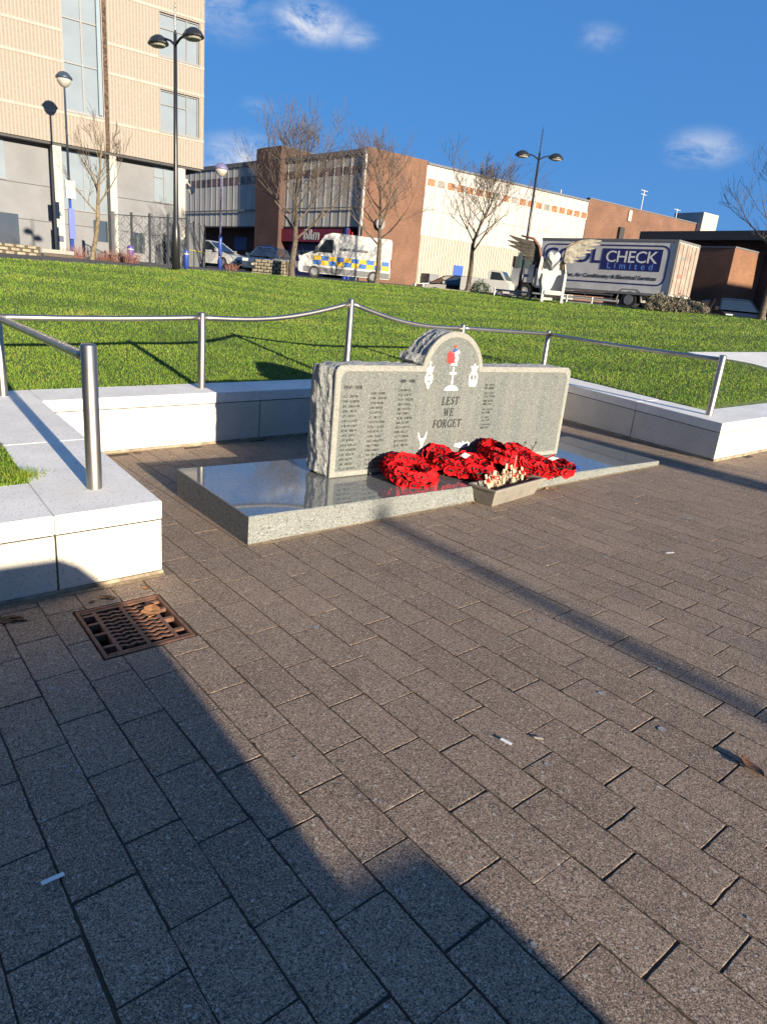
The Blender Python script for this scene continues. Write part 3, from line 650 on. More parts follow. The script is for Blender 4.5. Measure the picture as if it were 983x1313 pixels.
# coloured emblem in the arch
emb(582, 458, [(0, [(-.075, -.045), (-.08, .03), (-.045, .055), (-.02, .03), (0, .045), (.01, -.04), (-.03, -.065)]), (1, [(-.03, -.075), (.05, -.075), (.055, -.06), (-.02, -.055)]), (2, [(-.025, .05), (.0, .075), (.035, .065), (.03, .03), (-.005, .04)]), (1, [(.0, .04), (.025, .05), (.05, .06), (.07, .04), (.045, .025), (.06, -.01), (.04, -.06), (.015, -.03), (.03, .0), (.01, .01)]), (0, bar(-.01, .085, .02, .1, .016))], [redp, wpaint, bluep])
# winged figure low on the left
emb(541, 566, [(0, [(-.055, .09), (-.03, .045), (-.012, .02), (0, .03), (.012, .02), (.03, .05), (.05, .095), (.045, .03), (.02, -.005), (.012, -.04), (-.012, -.04), (-.018, -.005), (-.045, .03)]), (0, ell(0, -.085, .026, .042)), (1, ell(0, -.085, .014, .024)), (0, ell(0, -.085, .006, .012)), (1, bar(-.01, -.02, .01, -.022, .008))], [wpaint, g_pol])
# spread bird low in the middle
emb(592, 571.5, [(0, [(-.1, .0), (-.09, .028), (-.06, .02), (-.035, .035), (-.01, .02), (.01, .045), (.03, .022), (.07, .035), (.1, .02), (.085, -.012), (.05, -.008), (.02, -.022), (-.03, -.018), (-.07, -.006)]), (1, bar(-.05, .01, -.02, .004, .005)), (1, bar(.03, .006, .07, .012, .005))], [wpaint, g_pol])
# ---------------------------------------------------------------- poppy wreaths
red = [mat('poppy_red_%s' % k, c, .85, 0, .25, 30, spec=.15) for k, c in (('bright', (.58, .007, .011)), ('deep', (.38, .004, .009)), ('soft', (.66, .014, .018)))]
blk = mat('poppy_centre_black', (.01, .01, .01), .5); leafg = mat('wreath_backing', (.012, .02, .014), .8); tagw = mat('white_card', (.82, .81, .78), .6)
def poppy_mesh(mi, seed):
    r_ = random.Random(seed); b = MB()
    for s_ in range(2):          # two overlapping lobes
        n = 8; a0 = s_*math.pi+r_.uniform(-.3, .3); rad = .033*r_.uniform(.9, 1.12); c0 = len(b.v)
        b.v.append((0, 0, .0+s_*.002))
        for ring, (rr_, zz) in enumerate(((.45, .004), (1.0, .010))):
            for i in range(n+1):
                a = a0-1.75+3.5*i/n; k = rad*rr_*(1+.14*math.cos(2*(a-a0))+r_.uniform(-.06, .06)); b.v.append((k*math.cos(a), k*math.sin(a), zz+r_.uniform(-.005, .007)*ring+s_*.003))
        for i in range(n): b.f.append((c0, c0+1+i, c0+2+i)); b.m.append(0)
        for i in range(n): b.f.append((c0+1+i, c0+2+n+i, c0+3+n+i, c0+2+i)); b.m.append(0)
    b.lathe([(.008, .004), (.009, .012), (.005, .016)], 8, (0, 0, 0), 1)
    me = bpy.data.meshes.new('poppy'); me.from_pydata(b.v, [], b.f); me.materials.append(red[mi]); me.materials.append(blk); me.polygons.foreach_set('material_index', b.m)
    me.polygons.foreach_set('use_smooth', [True]*len(me.polygons)); return me
PM = [poppy_mesh(i % 3, i) for i in range(9)]
def wreath(c, Rw, r_, n_rows, tilt, label, seed, card=None, group='poppy wreaths laid at the memorial', squash=1.0):
    """tilt = (axis angle about x, about y, about z)"""
    q = random.Random(seed); root = thing('poppy_wreath', c, label, 'wreath', group=group); root.rotation_euler = tilt
    b = MB(); pts = [(math.cos(t)*Rw, math.sin(t)*Rw*squash, 0) for t in [2*math.pi*i/28 for i in range(29)]]; b.tube(pts, r_*.72, 8, cap=False); b.build('ring', leafg, root, smooth=True)
    for row in range(n_rows):
        phi = R(-8)+R(196)*row/(n_rows-1) if n_rows > 1 else R(90)      # from outside over the top to inside
        rad = Rw+math.cos(phi)*r_; cnt = max(7, int(2*math.pi*rad/.039))
        for i in range(cnt):
            t = 2*math.pi*(i+.5*(row % 2))/cnt+q.uniform(-.05, .05)
            nv = Vector((math.cos(t)*math.cos(phi), math.sin(t)*math.cos(phi), math.sin(phi))); nv = (nv+Vector((q.gauss(0, .2), q.gauss(0, .2), q.gauss(0, .15)))).normalized()
            o = bpy.data.objects.new('poppy', q.choice(PM)); COL.objects.link(o); o.parent = root
            o.location = (math.cos(t)*(Rw+math.cos(phi)*r_*.86), math.sin(t)*(Rw+math.cos(phi)*r_*.86)*squash, math.sin(phi)*r_*.86)
            o.rotation_euler = (nv.to_track_quat('Z', 'Y') @ Matrix.Rotation(q.uniform(0, 6.28), 3, 'Z').to_quaternion()).to_euler(); s_ = q.uniform(1.05, 1.4); o.scale = (s_, s_, s_)
    if card:
        b = MB(); b.box(-.07, -.028, 0, .07, .028, .002); k = b.build('card', tagw, root); k.location = (card[0], card[1], r_+.022); k.rotation_euler = (R(card[2]), R(card[3]), R(card[4]))
    return root
WZ = PZ+.055
def wpos(px, py, z): p = atZ(px, py, z); return (p.x, p.y, z)
wreath(wpos(525, 604, PZ+.085), .168, .066, 4, (R(16), 0, R(4)), 'large round poppy wreath lying flat, nearest the left end of the heap', 1)
wreath(wpos(577, 597, PZ+.085), .125, .058, 4, (R(18), R(4), R(50)), 'poppy wreath lying between the large round wreath and the planter trough', 2)
wreath(wpos(562, 590, PZ+.11), .10, .05, 3, (R(40), 0, R(-14)), 'poppy wreath tipped up against the stone below the winged emblem', 3)
wreath(wpos(606, 599, PZ+.09), .135, .06, 4, (R(14), 0, R(20)), 'poppy wreath half hidden behind the left end of the planter trough', 4, card=(-.05, .09, 0, 0, 8))
wreath(wpos(640, 590, PZ+.12), .15, .06, 4, (R(24), R(3), R(80)), 'poppy wreath in the middle of the heap behind the small wooden crosses', 5)
wreath(wpos(636, 584, PZ+.12), .13, .06, 4, (R(34), R(6), R(10)), 'poppy wreath leaning on the stone at the top of the heap', 6)
wreath(wpos(668, 590, PZ+.125), .145, .06, 4, (R(26), R(-3), R(30)), 'poppy wreath at the right side of the heap above the planter rim', 7)
wreath(wpos(687, 597, PZ+.09), .12, .056, 4, (R(14), R(6), 0), 'poppy wreath lying low beside the right end of the planter trough', 8)
wreath(wpos(716, 599, PZ+.07), .10, .042, 3, (R(8), 0, 0), 'small flat poppy wreath with a white card at the right end of the heap', 9, card=(-.03, .07, 0, 0, 12))
dk = mat('dark_foliage', (.018, .022, .016), .7, 0, .3, 20); twig = mat('dark_twig', (.05, .03, .022), .8)
t = thing('dark_sprig', wpos(491, 597, PZ+.01), 'bundle of dark leaves poking out left of the large poppy wreath', 'foliage')
b = MB(); q = random.Random(5)
for i in range(40):
    a = q.uniform(0, 6.28); l = q.uniform(.05, .09); d = Vector((math.cos(a)*.09, math.sin(a)*.05, q.uniform(.01, .09))); n1 = Vector((-math.sin(a), math.cos(a), q.uniform(-.5, .5)))*.02
    e_ = d+Vector((math.cos(a), math.sin(a), q.uniform(-.2, .6)))*l; mid = (d+e_)/2; b.add([d, mid+n1, e_, mid-n1], [(0, 1, 2, 3)])
b.build('leaves', dk, t, fix=False)
for (x_, lab) in (((619, 566), 'bare dark stalk sticking up behind the heap of wreaths'), ((682, 570), 'dark forked stalk leaning out above the right of the wreaths')):
    p = atY(*x_, 4.36); t = thing('stalk', (p.x, p.y, p.z-.10), lab, 'twig'); b = MB(); b.tube([(0, 0, 0), (.01, 0, .05), (.04, -.01, .115)], [.006, .005, .004], 5); b.tube([(.012, 0, .06), (-.02, 0, .10)], [.004, .003], 5); b.build('stem', twig, t)
    b = MB(); b.lathe([(.004, 0), (.011, .008), (.009, .018), (.003, .022)], 8, (.04, -.01, .11)); b.build('seed_head', twig, t)
# blue ribbon rosette on the slab
p = atZ(737, 600, PZ); t = thing('ribbon', (p.x, p.y, PZ), 'small bright blue star shaped ribbon lying on the slab past the last wreath', 'ribbon')
b = MB(); bl = mat('blue_ribbon', (.02, .07, .42), .5)
st = [((.05 if i % 2 == 0 else .022)*math.cos(math.pi*i/5), (.05 if i % 2 == 0 else .022)*math.sin(math.pi*i/5)) for i in range(10)]
b.prism(st, .004, .016, 'z'); b.build('star', bl, t); b = MB(); b.tube([(0, 0, .01), (-.02, .08, .012), (.02, .15, .008)], .008, 5); b.build('tail', bl, t)
# ---------------------------------------------------------------- planter trough with small wooden crosses
A0 = gp(630, 650); A1 = gp(684, 633); ang = math.atan2(A1.y-A0.y, A1.x-A0.x); LT = (A1-A0).length
tr = thing('planter_trough', (A0.x, A0.y, A0.z), 'pale grey plastic planter trough standing on the paving against the slab edge', 'planter', ang)
tr.rotation_euler = (0, -math.atan((A1.z-A0.z)/LT)*.6, ang)
plast = mat('grey_plastic', (.235, .215, .18), .55, 0, .15, 8); soil = mat('potting_soil', (.06, .04, .03), .95, 0, .4, 40, .8, 120); hz, fl, dp = .165, .05, .165
b = MB()
def ringp(i, z, o_): return [(-o_+i, -o_+i, z), (LT+o_-i, -o_+i, z), (LT+o_-i, dp+o_-i, z), (-o_+i, dp+o_-i, z)]
lv = [ringp(0, 0, 0), ringp(0, .012, .004), ringp(0, hz-.022, fl-.006), ringp(0, hz-.02, fl+.008), ringp(0, hz, fl+.010), ringp(.022, hz, fl+.010), ringp(.026, hz-.04, fl)]
b.add([p for l in lv for p in l], [(3, 2, 1, 0)]+[(k*4+i, k*4+(i+1) % 4, k*4+4+(i+1) % 4, k*4+4+i) for k in range(len(lv)-1) for i in range(4)]); b.build('trough', plast, tr, fix=False, bevel=.004)
b = MB(); b.add(ringp(.03, hz-.035, fl), [(0, 1, 2, 3)]); b.build('soil', soil, tr, fix=False)
wood = mat('pale_cross_wood', (.62, .46, .29), .7, 0, .2, 30); Mt = tr.matrix_basis
def wcross(lx, ly, rz, tl, s_, lab, hasp=True):
    w0 = Matrix.Translation(tr.location) @ tr.rotation_euler.to_matrix().to_4x4() @ Vector((lx, ly, hz-.05))
    t = thing('wooden_cross', w0, lab, 'cross', group='small wooden remembrance crosses in the planter'); t.rotation_euler = (R(tl[0]), R(tl[1]), R(rz)); s = s_
    b = MB(); b.box(-.0135*s, -.004, 0, .0135*s, .004, .16*s); b.box(-.045*s, -.0045, .085*s, -.0137*s, .0045, .114*s); b.box(.0137*s, -.0045, .085*s, .045*s, .0045, .114*s); b.build('cross', wood, t, bevel=.0015)
    if hasp: o = bpy.data.objects.new('poppy', PM[random.randrange(9)]); COL.objects.link(o); o.parent = t; o.location = (0, -.007, .1*s); o.rotation_euler = (R(90), 0, 0); o.scale = (.6, .6, .6)
for i, (lx, ly, rz, tl, s_, lab) in enumerate([(.03, .06, 10, (-20, -8), .95, 'small wooden cross nearest the left end of the planter'), (.09, .10, -25, (-12, 14), 1.05, 'small wooden cross second from the left end of the planter'), (.15, .05, 20, (-32, 4), 1.0, 'small wooden cross third from the left end of the planter'),
        (.21, .07, -10, (-25, -20), .9, 'small wooden cross fourth from the left end of the planter'), (.29, .10, 15, (-8, 18), 1.25, 'tallest small wooden cross, standing in the middle of the planter'), (.37, .05, -20, (-28, 10), .95, 'small wooden cross tilted just right of the planter middle'),
        (.45, .08, 12, (-18, -12), 1.1, 'small wooden cross second from the right end of the planter'), (.53, .06, -8, (-30, 15), .95, 'small wooden cross nearest the right end of the planter')]): wcross(lx, ly, rz, tl, s_, lab)
w0 = Matrix.Translation(tr.location) @ tr.rotation_euler.to_matrix().to_4x4() @ Vector((.45, .12, hz-.04)); t = thing('plant_stick', w0, 'thin pale stick standing upright in the planter behind the crosses', 'stick'); b = MB(); b.tube([(0, 0, 0), (.008, 0, .24)], .003, 6); b.build('rod', wood, t)
w0 = Matrix.Translation(tr.location) @ tr.rotation_euler.to_matrix().to_4x4() @ Vector((.30, .09, hz-.03)); t = thing('dried_flowers', w0, 'loose clump of pale dried flowers between the small wooden crosses in the planter', 'flowers', ang)
q = random.Random(44); b = MB(); fb = MB()
for i in range(46):
    x, y = q.uniform(-.24, .26), q.uniform(-.05, .05); hh_ = q.uniform(.03, .12); tx, ty = x+q.gauss(0, .03), y+q.gauss(0, .02); b.tube([(x, y, 0), (tx, ty, hh_)], .0018, 3, 0, False)
    for k in range(5):
        a = q.uniform(0, 6.28); e_ = q.uniform(-.3, .9); d = Vector((math.cos(a)*math.cos(e_), math.sin(a)*math.cos(e_), math.sin(e_)))*q.uniform(.01, .022); n1 = d.cross(Vector((q.gauss(0, 1), q.gauss(0, 1), 1))).normalized()*.007; c = Vector((tx, ty, hh_)); fb.add([c, c+d*.5+n1, c+d, c+d*.5-n1], [(0, 1, 2, 3)], i % 2)
b.build('stems', wood, t, fix=False); fb.build('petals', [mat('dried_petal', (.55, .40, .27), .9, 0, .3, 40), mat('pinkish_dried_petal', (.45, .22, .17), .9, 0, .3, 40)], t, fix=False)
# ---------------------------------------------------------------- dead leaves and litter
leafm = [mat('dry_leaf_%s' % k, c, .8, 0, .35, 25) for k, c in (('brown', (.13, .055, .028)), ('orange', (.45, .20, .07)), ('dark', (.09, .045, .025)))]
def leaf_obj(name, x, y, z, s_, mi, rz, label, cat, tilt=(0, 0), group=None, curl=.25):
    b = MB(); n = 7; top = []; bot = []; q = random.Random(int(x*1000+y*77))
    for i in range(n+1):
        u_ = i/n; w_ = math.sin(math.pi*min(1, u_*1.02))**.8*.38*(1+q.uniform(-.25, .25)); zz = curl*((u_-.5)**2)+q.uniform(-.01, .02)
        top.append((u_-.5, w_, zz+curl*.35*w_)); bot.append((u_-.5, -w_, zz+curl*.3*w_))
    b.add([tuple(c*s_ for c in p) for p in top+[(a_[0], 0, a_[2]-.05) for a_ in top]+bot], [(i, i+1, i+n+2, i+n+1) for i in range(n)]+[(i+n+1, i+n+2, i+2*n+3, i+2*n+2) for i in range(n)])
    b.tube([(-.5*s_, 0, 0), (-.78*s_, .05*s_, .03*s_)], .012*s_, 4); o = b.build(name, leafm[mi], None, fix=False); o.location = (x, y, z+.012*s_+.003); o.rotation_euler = (R(tilt[0]), R(tilt[1]), R(rz)); tag(o, label, cat, group); return o
def angpx_(p0, p1): a_, b_ = gp(*p0), gp(*p1); return math.degrees(math.atan2(b_.y-a_.y, b_.x-a_.x))
def ground_leaf(px, py, s_, mi, rz, label, group=None, tilt=(0, 0), curl=.25, name='dead_leaf'):
    p = gp(px, py); return leaf_obj(name, p.x, p.y, p.z, s_, mi, rz, label, 'leaf', tilt, group, curl)
ground_leaf(176, 581, .09, 0, 10, 'brown dead leaf at the foot of the back wall near its left corner')
lf_ = ground_leaf(962, 986, .12, 0, angpx_((945, 972), (976, 1000)), 'curled dark brown leaf casting a long shadow on the paving', tilt=(-12, 0), curl=.55); lf_.scale = (1, .62, 1)
G1 = 'dry leaves blown against the planter'
q = random.Random(21)
for i in range(16):
    px_ = q.choice((q.uniform(596, 612), q.uniform(692, 716))); py_ = (643 if px_ < 650 else 627)+q.uniform(-3, 3)
    ground_leaf(px_, py_, q.uniform(.03, .06), q.randrange(3), q.uniform(0, 360), 'small dry brown leaf in the drift beside the planter trough', G1, (q.uniform(-25, 25), q.uniform(-25, 25)))
G2 = 'dead leaves caught under the left white wall'
for i in range(9):
    px_ = q.uniform(0, 32); py_ = 797-px_*.1+q.uniform(-4, 3)
    ground_leaf(px_, py_, q.uniform(.04, .065), q.choice((0, 0, 2)), q.uniform(0, 360), 'reddish dead leaf lying in the gap below the white wall, at the edge of view', G2, (q.uniform(-20, 20), q.uniform(-20, 20)))
for i in range(7):
    px_ = q.uniform(95, 190); py_ = 775-(px_-90)*.2+q.uniform(-2, 3); ground_leaf(px_, py_, q.uniform(.03, .05), q.randrange(3), q.uniform(0, 360), 'small dead leaf between the white wall and the rusty drain', 'small leaves beside the drain', (q.uniform(-20, 20), q.uniform(-20, 20)))
def scrap(px, py, L_, W_, rz, label, name='paper_scrap', col=None):
    p = gp(px, py); b = MB(); b.prism(fillet([(-L_/2, -W_/2), (L_/2, -W_/2*.8), (L_/2*.94, W_/2), (-L_/2, W_/2*.9)], .002), 0, .0015, 'z'); o = b.build(name, col or tagw, None); o.location = (p.x, p.y, p.z+.0055); o.rotation_euler = (R(q.uniform(-2, 2)), R(q.uniform(-2, 2)), R(rz)); tag(o, label, 'litter'); return o
def angpx(p0, p1): a_, b_ = gp(*p0), gp(*p1); return math.degrees(math.atan2(b_.y-a_.y, b_.x-a_.x)), (b_-a_).length
a_, l_ = angpx((54, 1135), (84, 1122)); scrap(68.5, 1128.5, l_, .017, a_, 'white paper strip lying across a paving joint in the shade')
a_, l_ = angpx((642, 949), (656, 956)); scrap(648.5, 952.5, l_, .018, a_, 'white paper scrap lying on the sunlit paving near its middle')
a_, l_ = angpx((684, 947), (696, 949)); scrap(690, 948, l_, .012, a_, 'cream paper scrap next to the white scrap on sunlit paving', col=mat('cream_card', (.6, .5, .38), .8))
a_, l_ = angpx((852, 709), (866, 710)); scrap(858, 709.5, l_*.9, .02, a_+20, 'white paper scrap on the paving out beyond the thin lamp shadow')
gum = mat('chewing_gum', (.30, .29, .28), .8, 0, .2, 30); gl = [(67, 883, 7), (83, 983, 5), (101, 989, 6), (119, 962, 5), (230, 883, 5), (405, 804, 8), (848, 935, 10), (770, 889, 9), (845, 858, 6), (882, 664, 7), (775, 714, 6), (694, 1240, 0), (690, 796, 5), (487, 1028, 4), (379, 972, 5), (684, 1212, 8), (959, 1178, 5), (700, 980, 6), (460, 1020, 5), (585, 1198, 5)]
gum_first = None
for (px, py, s_) in gl:
    if s_ == 0: continue
    p = gp(px, py); d = (p-Vector((0, 0, H))).length; r_ = s_*d/F*.5; n = 9; b = MB(); b.prism([(r_*q.uniform(.7, 1.15)*math.cos(2*math.pi*i/n), r_*q.uniform(.7, 1.15)*math.sin(2*math.pi*i/n)) for i in range(n)], 0, .0008, 'z')
    o = b.build('gum_spot', gum, None); o.location = (p.x, p.y, p.z+.0012); tag(o, 'flattened pale spot of chewing gum trodden onto the paving', 'gum', 'spots of old chewing gum on the paving')
# grit washed up along the foot of the walls and the slab
def grit(x0, y0, x1, y1, wmax, name, seed, sgn=1):
    q = random.Random(seed); L_ = math.hypot(x1-x0, y1-y0); n = max(4, int(L_/.03)); ux, uy = (x1-x0)/L_, (y1-y0)/L_; nx, ny = uy*sgn, -ux*sgn; b = MB(); prev = None; w_ = wmax*.5
    for i in range(n+1):
        t_ = L_*i/n; w_ = max(.004, min(wmax, wmax*(.42+.55*noise.noise(Vector((t_*1.7, seed, 0)))+.3*noise.noise(Vector((t_*9, seed, 5))))+q.uniform(-.004, .004))); x, y = x0+ux*t_, y0+uy*t_; X, Y = x+nx*w_, y+ny*w_
        b.v += [(x, y, gz(x, y)+.009), (X, Y, gz(X, Y)+.0022)]
        if i: k = len(b.v); b.f.append((k-4, k-2, k-1, k-3)); b.m.append(0)
    for i in range(int(L_*90)):
        t_ = q.uniform(0, L_); d = abs(q.gauss(0, wmax*.8)); r_ = q.uniform(.0015, .004); x, y = x0+ux*t_+nx*d, y0+uy*t_+ny*d; z = gz(x, y)+.004
        b.add([(x-r_, y, z), (x, y-r_, z), (x+r_, y, z), (x, y+r_, z), (x, y, z+r_*1.2)], [(0, 1, 4), (1, 2, 4), (2, 3, 4), (3, 0, 4)])
    o = b.build(name, mat('sandy_grit', (.30, .23, .145), .95, 0, .35, 30, .8, 260, col2=(.15, .11, .07)), fix=False); tag(o, 'sandy grit gathered along the foot of the stone', 'grit', kind='stuff')
grit(PX0-.0, PY0, PX1, PY0, .06, 'grit', 1); grit(1.36, 6.725, 4.0, 6.725, .05, 'grit', 2); grit(-.9, 3.695, 1.345, 3.695, .05, 'grit', 3); grit(4.0, 6.725, 8.2, 6.725, .05, 'grit', 4); grit(RX(3.66)-.0, 3.66, RX(6.6), 6.6, .06, 'grit', 5, -1)
# ---------------------------------------------------------------- rusty drain cover
rust = mat('rusty_iron', (.21, .10, .058), .85, .15, .4, 14, .7, 160, col2=(.10, .052, .038)); pit = mat('drain_pit', (.02, .018, .016), 1)
dx0, dx1, dy0, dy1 = .775, 1.216, 2.902, 3.448; cxd, cyd = (dx0+dx1)/2, (dy0+dy1)/2
dr = thing('drain_cover', (cxd, cyd, gz(cxd, cyd)), 'rusty iron drain cover with wavy slots set in the paving beside the white wall', 'drain cover'); dr.rotation_euler = (SY, -SX, 0)
W2, H2 = (dx1-dx0)/2, (dy1-dy0)/2
b = MB()
for (x0, y0, x1, y1) in ((-W2, -H2, W2, -H2+.02), (-W2, H2-.02, W2, H2), (-W2, -H2+.0202, -W2+.018, H2-.0202), (W2-.018, -H2+.0202, W2, H2-.0202)): b.box(x0, y0, -.07, x1, y1, .001)
b.build('frame', rust, dr, bevel=.002)
b = MB(); fx = W2-.022; fy = H2-.024; E1 = .052
for (x0, y0, x1, y1) in ((-fx, -fy, fx, -fy+.016), (-fx, fy-.02, fx, fy)): b.box(x0, y0, -.035, x1, y1, -.001)
for xx in (-fx+E1, -.009, fx-E1-.018): b.box(xx, -fy+.0162, -.035, xx+.018, fy-.0202, -.0012)
for s_ in (-1, 1):
    for yy in (-.16, -.02, .1, .2): b.box(-fx if s_ < 0 else fx-E1+.0002, yy-.011, -.035, (-fx+E1-.0002) if s_ < 0 else fx, yy+.011, -.0013)
nb = 11; ypitch = (2*fy-.036)/nb
for half in (-1, 1):
    xa, xb = (-fx+E1+.0182, -.0092) if half < 0 else (.0092, fx-E1-.0182)
    for i in range(1, nb):
        yc = -fy+.016+i*ypitch; n = 14; lo = []; hi = []
        for k in range(n+1):
            x = xa+(xb-xa)*k/n; wv = .0065*math.sin(k/n*math.pi*4); th = .0085+.0025*math.cos(k/n*math.pi*8); lo.append((x, yc+wv-th)); hi.append((x, yc+wv+th))
        for k in range(n): b.prism([lo[k], lo[k+1], hi[k+1], hi[k]], -.014, -.0015, 'z')
b.build('grating', rust, dr)
b = MB(); b.box(-W2-.02, -H2-.02, -.5, W2+.02, H2+.02, -.45); b.box(-W2-.02, -H2-.02, -.45, -W2-.003, H2+.02, -.012); b.box(W2+.003, -H2-.02, -.45, W2+.02, H2+.02, -.012); b.box(-W2-.003, -H2-.02, -.45, W2+.003, -H2-.003, -.012); b.box(-W2-.003, H2+.003, -.45, W2+.003, H2+.02, -.012); b.build('pit', pit, dr)
p = gp(194, 784); leaf_obj('dead_leaf', p.x, p.y, p.z, .13, 1, 60, 'flat orange dead leaf lying on the rusty drain cover', 'leaf', (3, -4), None, .1)
# tuft of grass spilling on to the coping
b = MB(); q = random.Random(9); c0 = atZ(30, 612, .44)
for i in range(420):
    a = q.uniform(0, 6.28); r_ = abs(q.gauss(0, .055)); x, y = c0.x+.0+r_*math.cos(a)*1.2, c0.y+r_*math.sin(a)+.02; h_ = q.uniform(.02, .06); th = q.uniform(0, 6.28); z = zc(x, y)
    b.add([(x-.002*math.cos(th), y-.002*math.sin(th), z), (x+.002*math.cos(th), y+.002*math.sin(th), z), (x+q.gauss(0, .03), y+q.gauss(0, .03), z+h_)], [(0, 1, 2)])
me = b.build('grass_tuft', GRASS, None, fix=False); at2 = me.data.attributes.new('tone', 'FLOAT', 'FACE'); at2.data.foreach_set('value', [q.uniform(.35, 1) for _ in range(420)])
tag(me, 'half dry tuft of grass growing over the crack in the white coping', 'grass tuft')
# ================================================================ background
def mtx(loc, rz): return Matrix.Translation(loc) @ Matrix.Rotation(rz, 4, 'Z')
def pane(b, x0, z0, x1, z1, y, mi=0, t=.02): b.box(x0, y, z0, x1, y+t, z1, mi)
# ---------------------------------------------------------------- tan office building
KB = 45/32
def kz(z): return H+(z-H)*KB
TO = Vector((17.63, 41.403, 0)); TA = R(-2.9)
office = thing('office_building', TO, 'tall tan ribbed office building on white pillars with a long glazed stair window', 'building', TA)
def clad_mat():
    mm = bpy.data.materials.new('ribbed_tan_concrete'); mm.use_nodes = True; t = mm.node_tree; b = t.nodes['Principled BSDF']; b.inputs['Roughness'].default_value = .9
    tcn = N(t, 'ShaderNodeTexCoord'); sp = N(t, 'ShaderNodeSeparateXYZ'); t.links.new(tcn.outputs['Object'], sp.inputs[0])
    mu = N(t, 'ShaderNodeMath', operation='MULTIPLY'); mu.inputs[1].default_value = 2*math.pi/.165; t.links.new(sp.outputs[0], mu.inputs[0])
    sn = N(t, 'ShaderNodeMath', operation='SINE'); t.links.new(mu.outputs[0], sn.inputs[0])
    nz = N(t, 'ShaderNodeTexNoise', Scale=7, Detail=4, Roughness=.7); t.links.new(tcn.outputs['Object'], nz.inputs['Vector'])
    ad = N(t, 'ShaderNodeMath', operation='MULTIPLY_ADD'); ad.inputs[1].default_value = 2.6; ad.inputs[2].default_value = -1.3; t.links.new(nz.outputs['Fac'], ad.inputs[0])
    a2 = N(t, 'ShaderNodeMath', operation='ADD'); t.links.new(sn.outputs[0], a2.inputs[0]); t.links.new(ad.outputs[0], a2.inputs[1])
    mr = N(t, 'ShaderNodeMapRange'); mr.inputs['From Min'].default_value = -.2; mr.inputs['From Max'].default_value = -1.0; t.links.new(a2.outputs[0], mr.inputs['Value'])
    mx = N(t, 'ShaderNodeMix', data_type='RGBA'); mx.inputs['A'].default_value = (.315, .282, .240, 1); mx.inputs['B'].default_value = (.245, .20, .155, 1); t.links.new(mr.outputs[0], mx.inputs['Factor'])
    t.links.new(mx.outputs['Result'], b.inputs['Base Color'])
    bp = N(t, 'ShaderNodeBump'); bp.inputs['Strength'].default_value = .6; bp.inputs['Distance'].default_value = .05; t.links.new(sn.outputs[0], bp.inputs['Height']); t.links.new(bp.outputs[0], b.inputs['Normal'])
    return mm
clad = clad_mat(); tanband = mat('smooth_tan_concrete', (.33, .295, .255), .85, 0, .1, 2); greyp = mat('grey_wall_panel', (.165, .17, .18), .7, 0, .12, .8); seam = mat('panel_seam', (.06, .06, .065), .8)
whitep = mat('white_render', (.40, .38, .33), .8, 0, .08, 1.5); frame_m = mat('grey_window_frame', (.14, .145, .155), .5); gl_sky = mat('sky_toned_glass', (.21, .245, .27), .06, 0, .08, .7, spec=1.0); gl_dark = glass_mat('dark_glass', (.035, .045, .05)); brownag = mat('brown_aggregate', (.105, .07, .05), .9, 0, .6, 9, .6, 30)  # office glass: sky reflection is put into its pale base colour
ZT = 25.0; zb_ = 7.46; UL = -24.0
def rects_minus(x0, x1, z0, z1, holes):
    """cut a facade into boxes around its openings"""
    xs = sorted({x0, x1, *[h[0] for h in holes], *[h[1] for h in holes]}); xs = [x for x in xs if x0 <= x <= x1]; out_ = []
    for a, c in zip(xs, xs[1:]):
        hs_ = sorted([(max(h[2], z0), min(h[3], z1)) for h in holes if h[0] <= a+1e-6 and h[1] >= c-1e-6 and h[2] < z1 and h[3] > z0]); z = z0
        for (p, q_) in hs_:
            if p > z: out_.append((a, c, z, p))
            z = max(z, q_)
        if z < z1: out_.append((a, c, z, z1))
    return out_
wins = [(-2.47, -.28, 9.03, 11.07), (-2.47, -.28, 12.66, 14.67), (-2.47, -.28, 16.3, 18.3), (-2.47, -.28, 19.9, 21.9), (-7.33, -5.44, 9.07, ZT-1), (-14.2, -11.42, 9.03, 11.07), (-14.2, -11.42, 12.66, 14.67), (-14.2, -11.42, 16.3, 18.3)]
b = MB()
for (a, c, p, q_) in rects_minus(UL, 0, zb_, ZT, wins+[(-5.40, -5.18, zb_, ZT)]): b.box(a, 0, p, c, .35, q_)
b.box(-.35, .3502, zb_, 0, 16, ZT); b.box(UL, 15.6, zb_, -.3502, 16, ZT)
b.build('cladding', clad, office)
b = MB(); b.box(UL, .3502, ZT-.3, -.3502, 15.6, ZT-.05); b.build('roof', greyp, office)
b = MB()
for z in (11.2, 12.55, 14.8, 16.15, 8.9): 
    for (a, c, p, q_) in rects_minus(UL, -.004, z-.07, z+.07, [(w_[0]-.01, w_[1]+.01, w_[2]-.08, w_[3]+.08) for w_ in wins]+[(-5.41, -5.17, 0, 99)]): b.box(a, -.025, p, c, -.0005, q_)
b.build('floor_band', tanband, office)
b = MB(); b.box(-5.40, .04, zb_, -5.18, .3, ZT); b.build('dark_strip', brownag, office)
b = MB(); b.box(UL, .1, zb_-.12, -.1, 15.5, zb_-.003); b.build('soffit', mat('dark_soffit', (.06, .06, .062), .8), office)
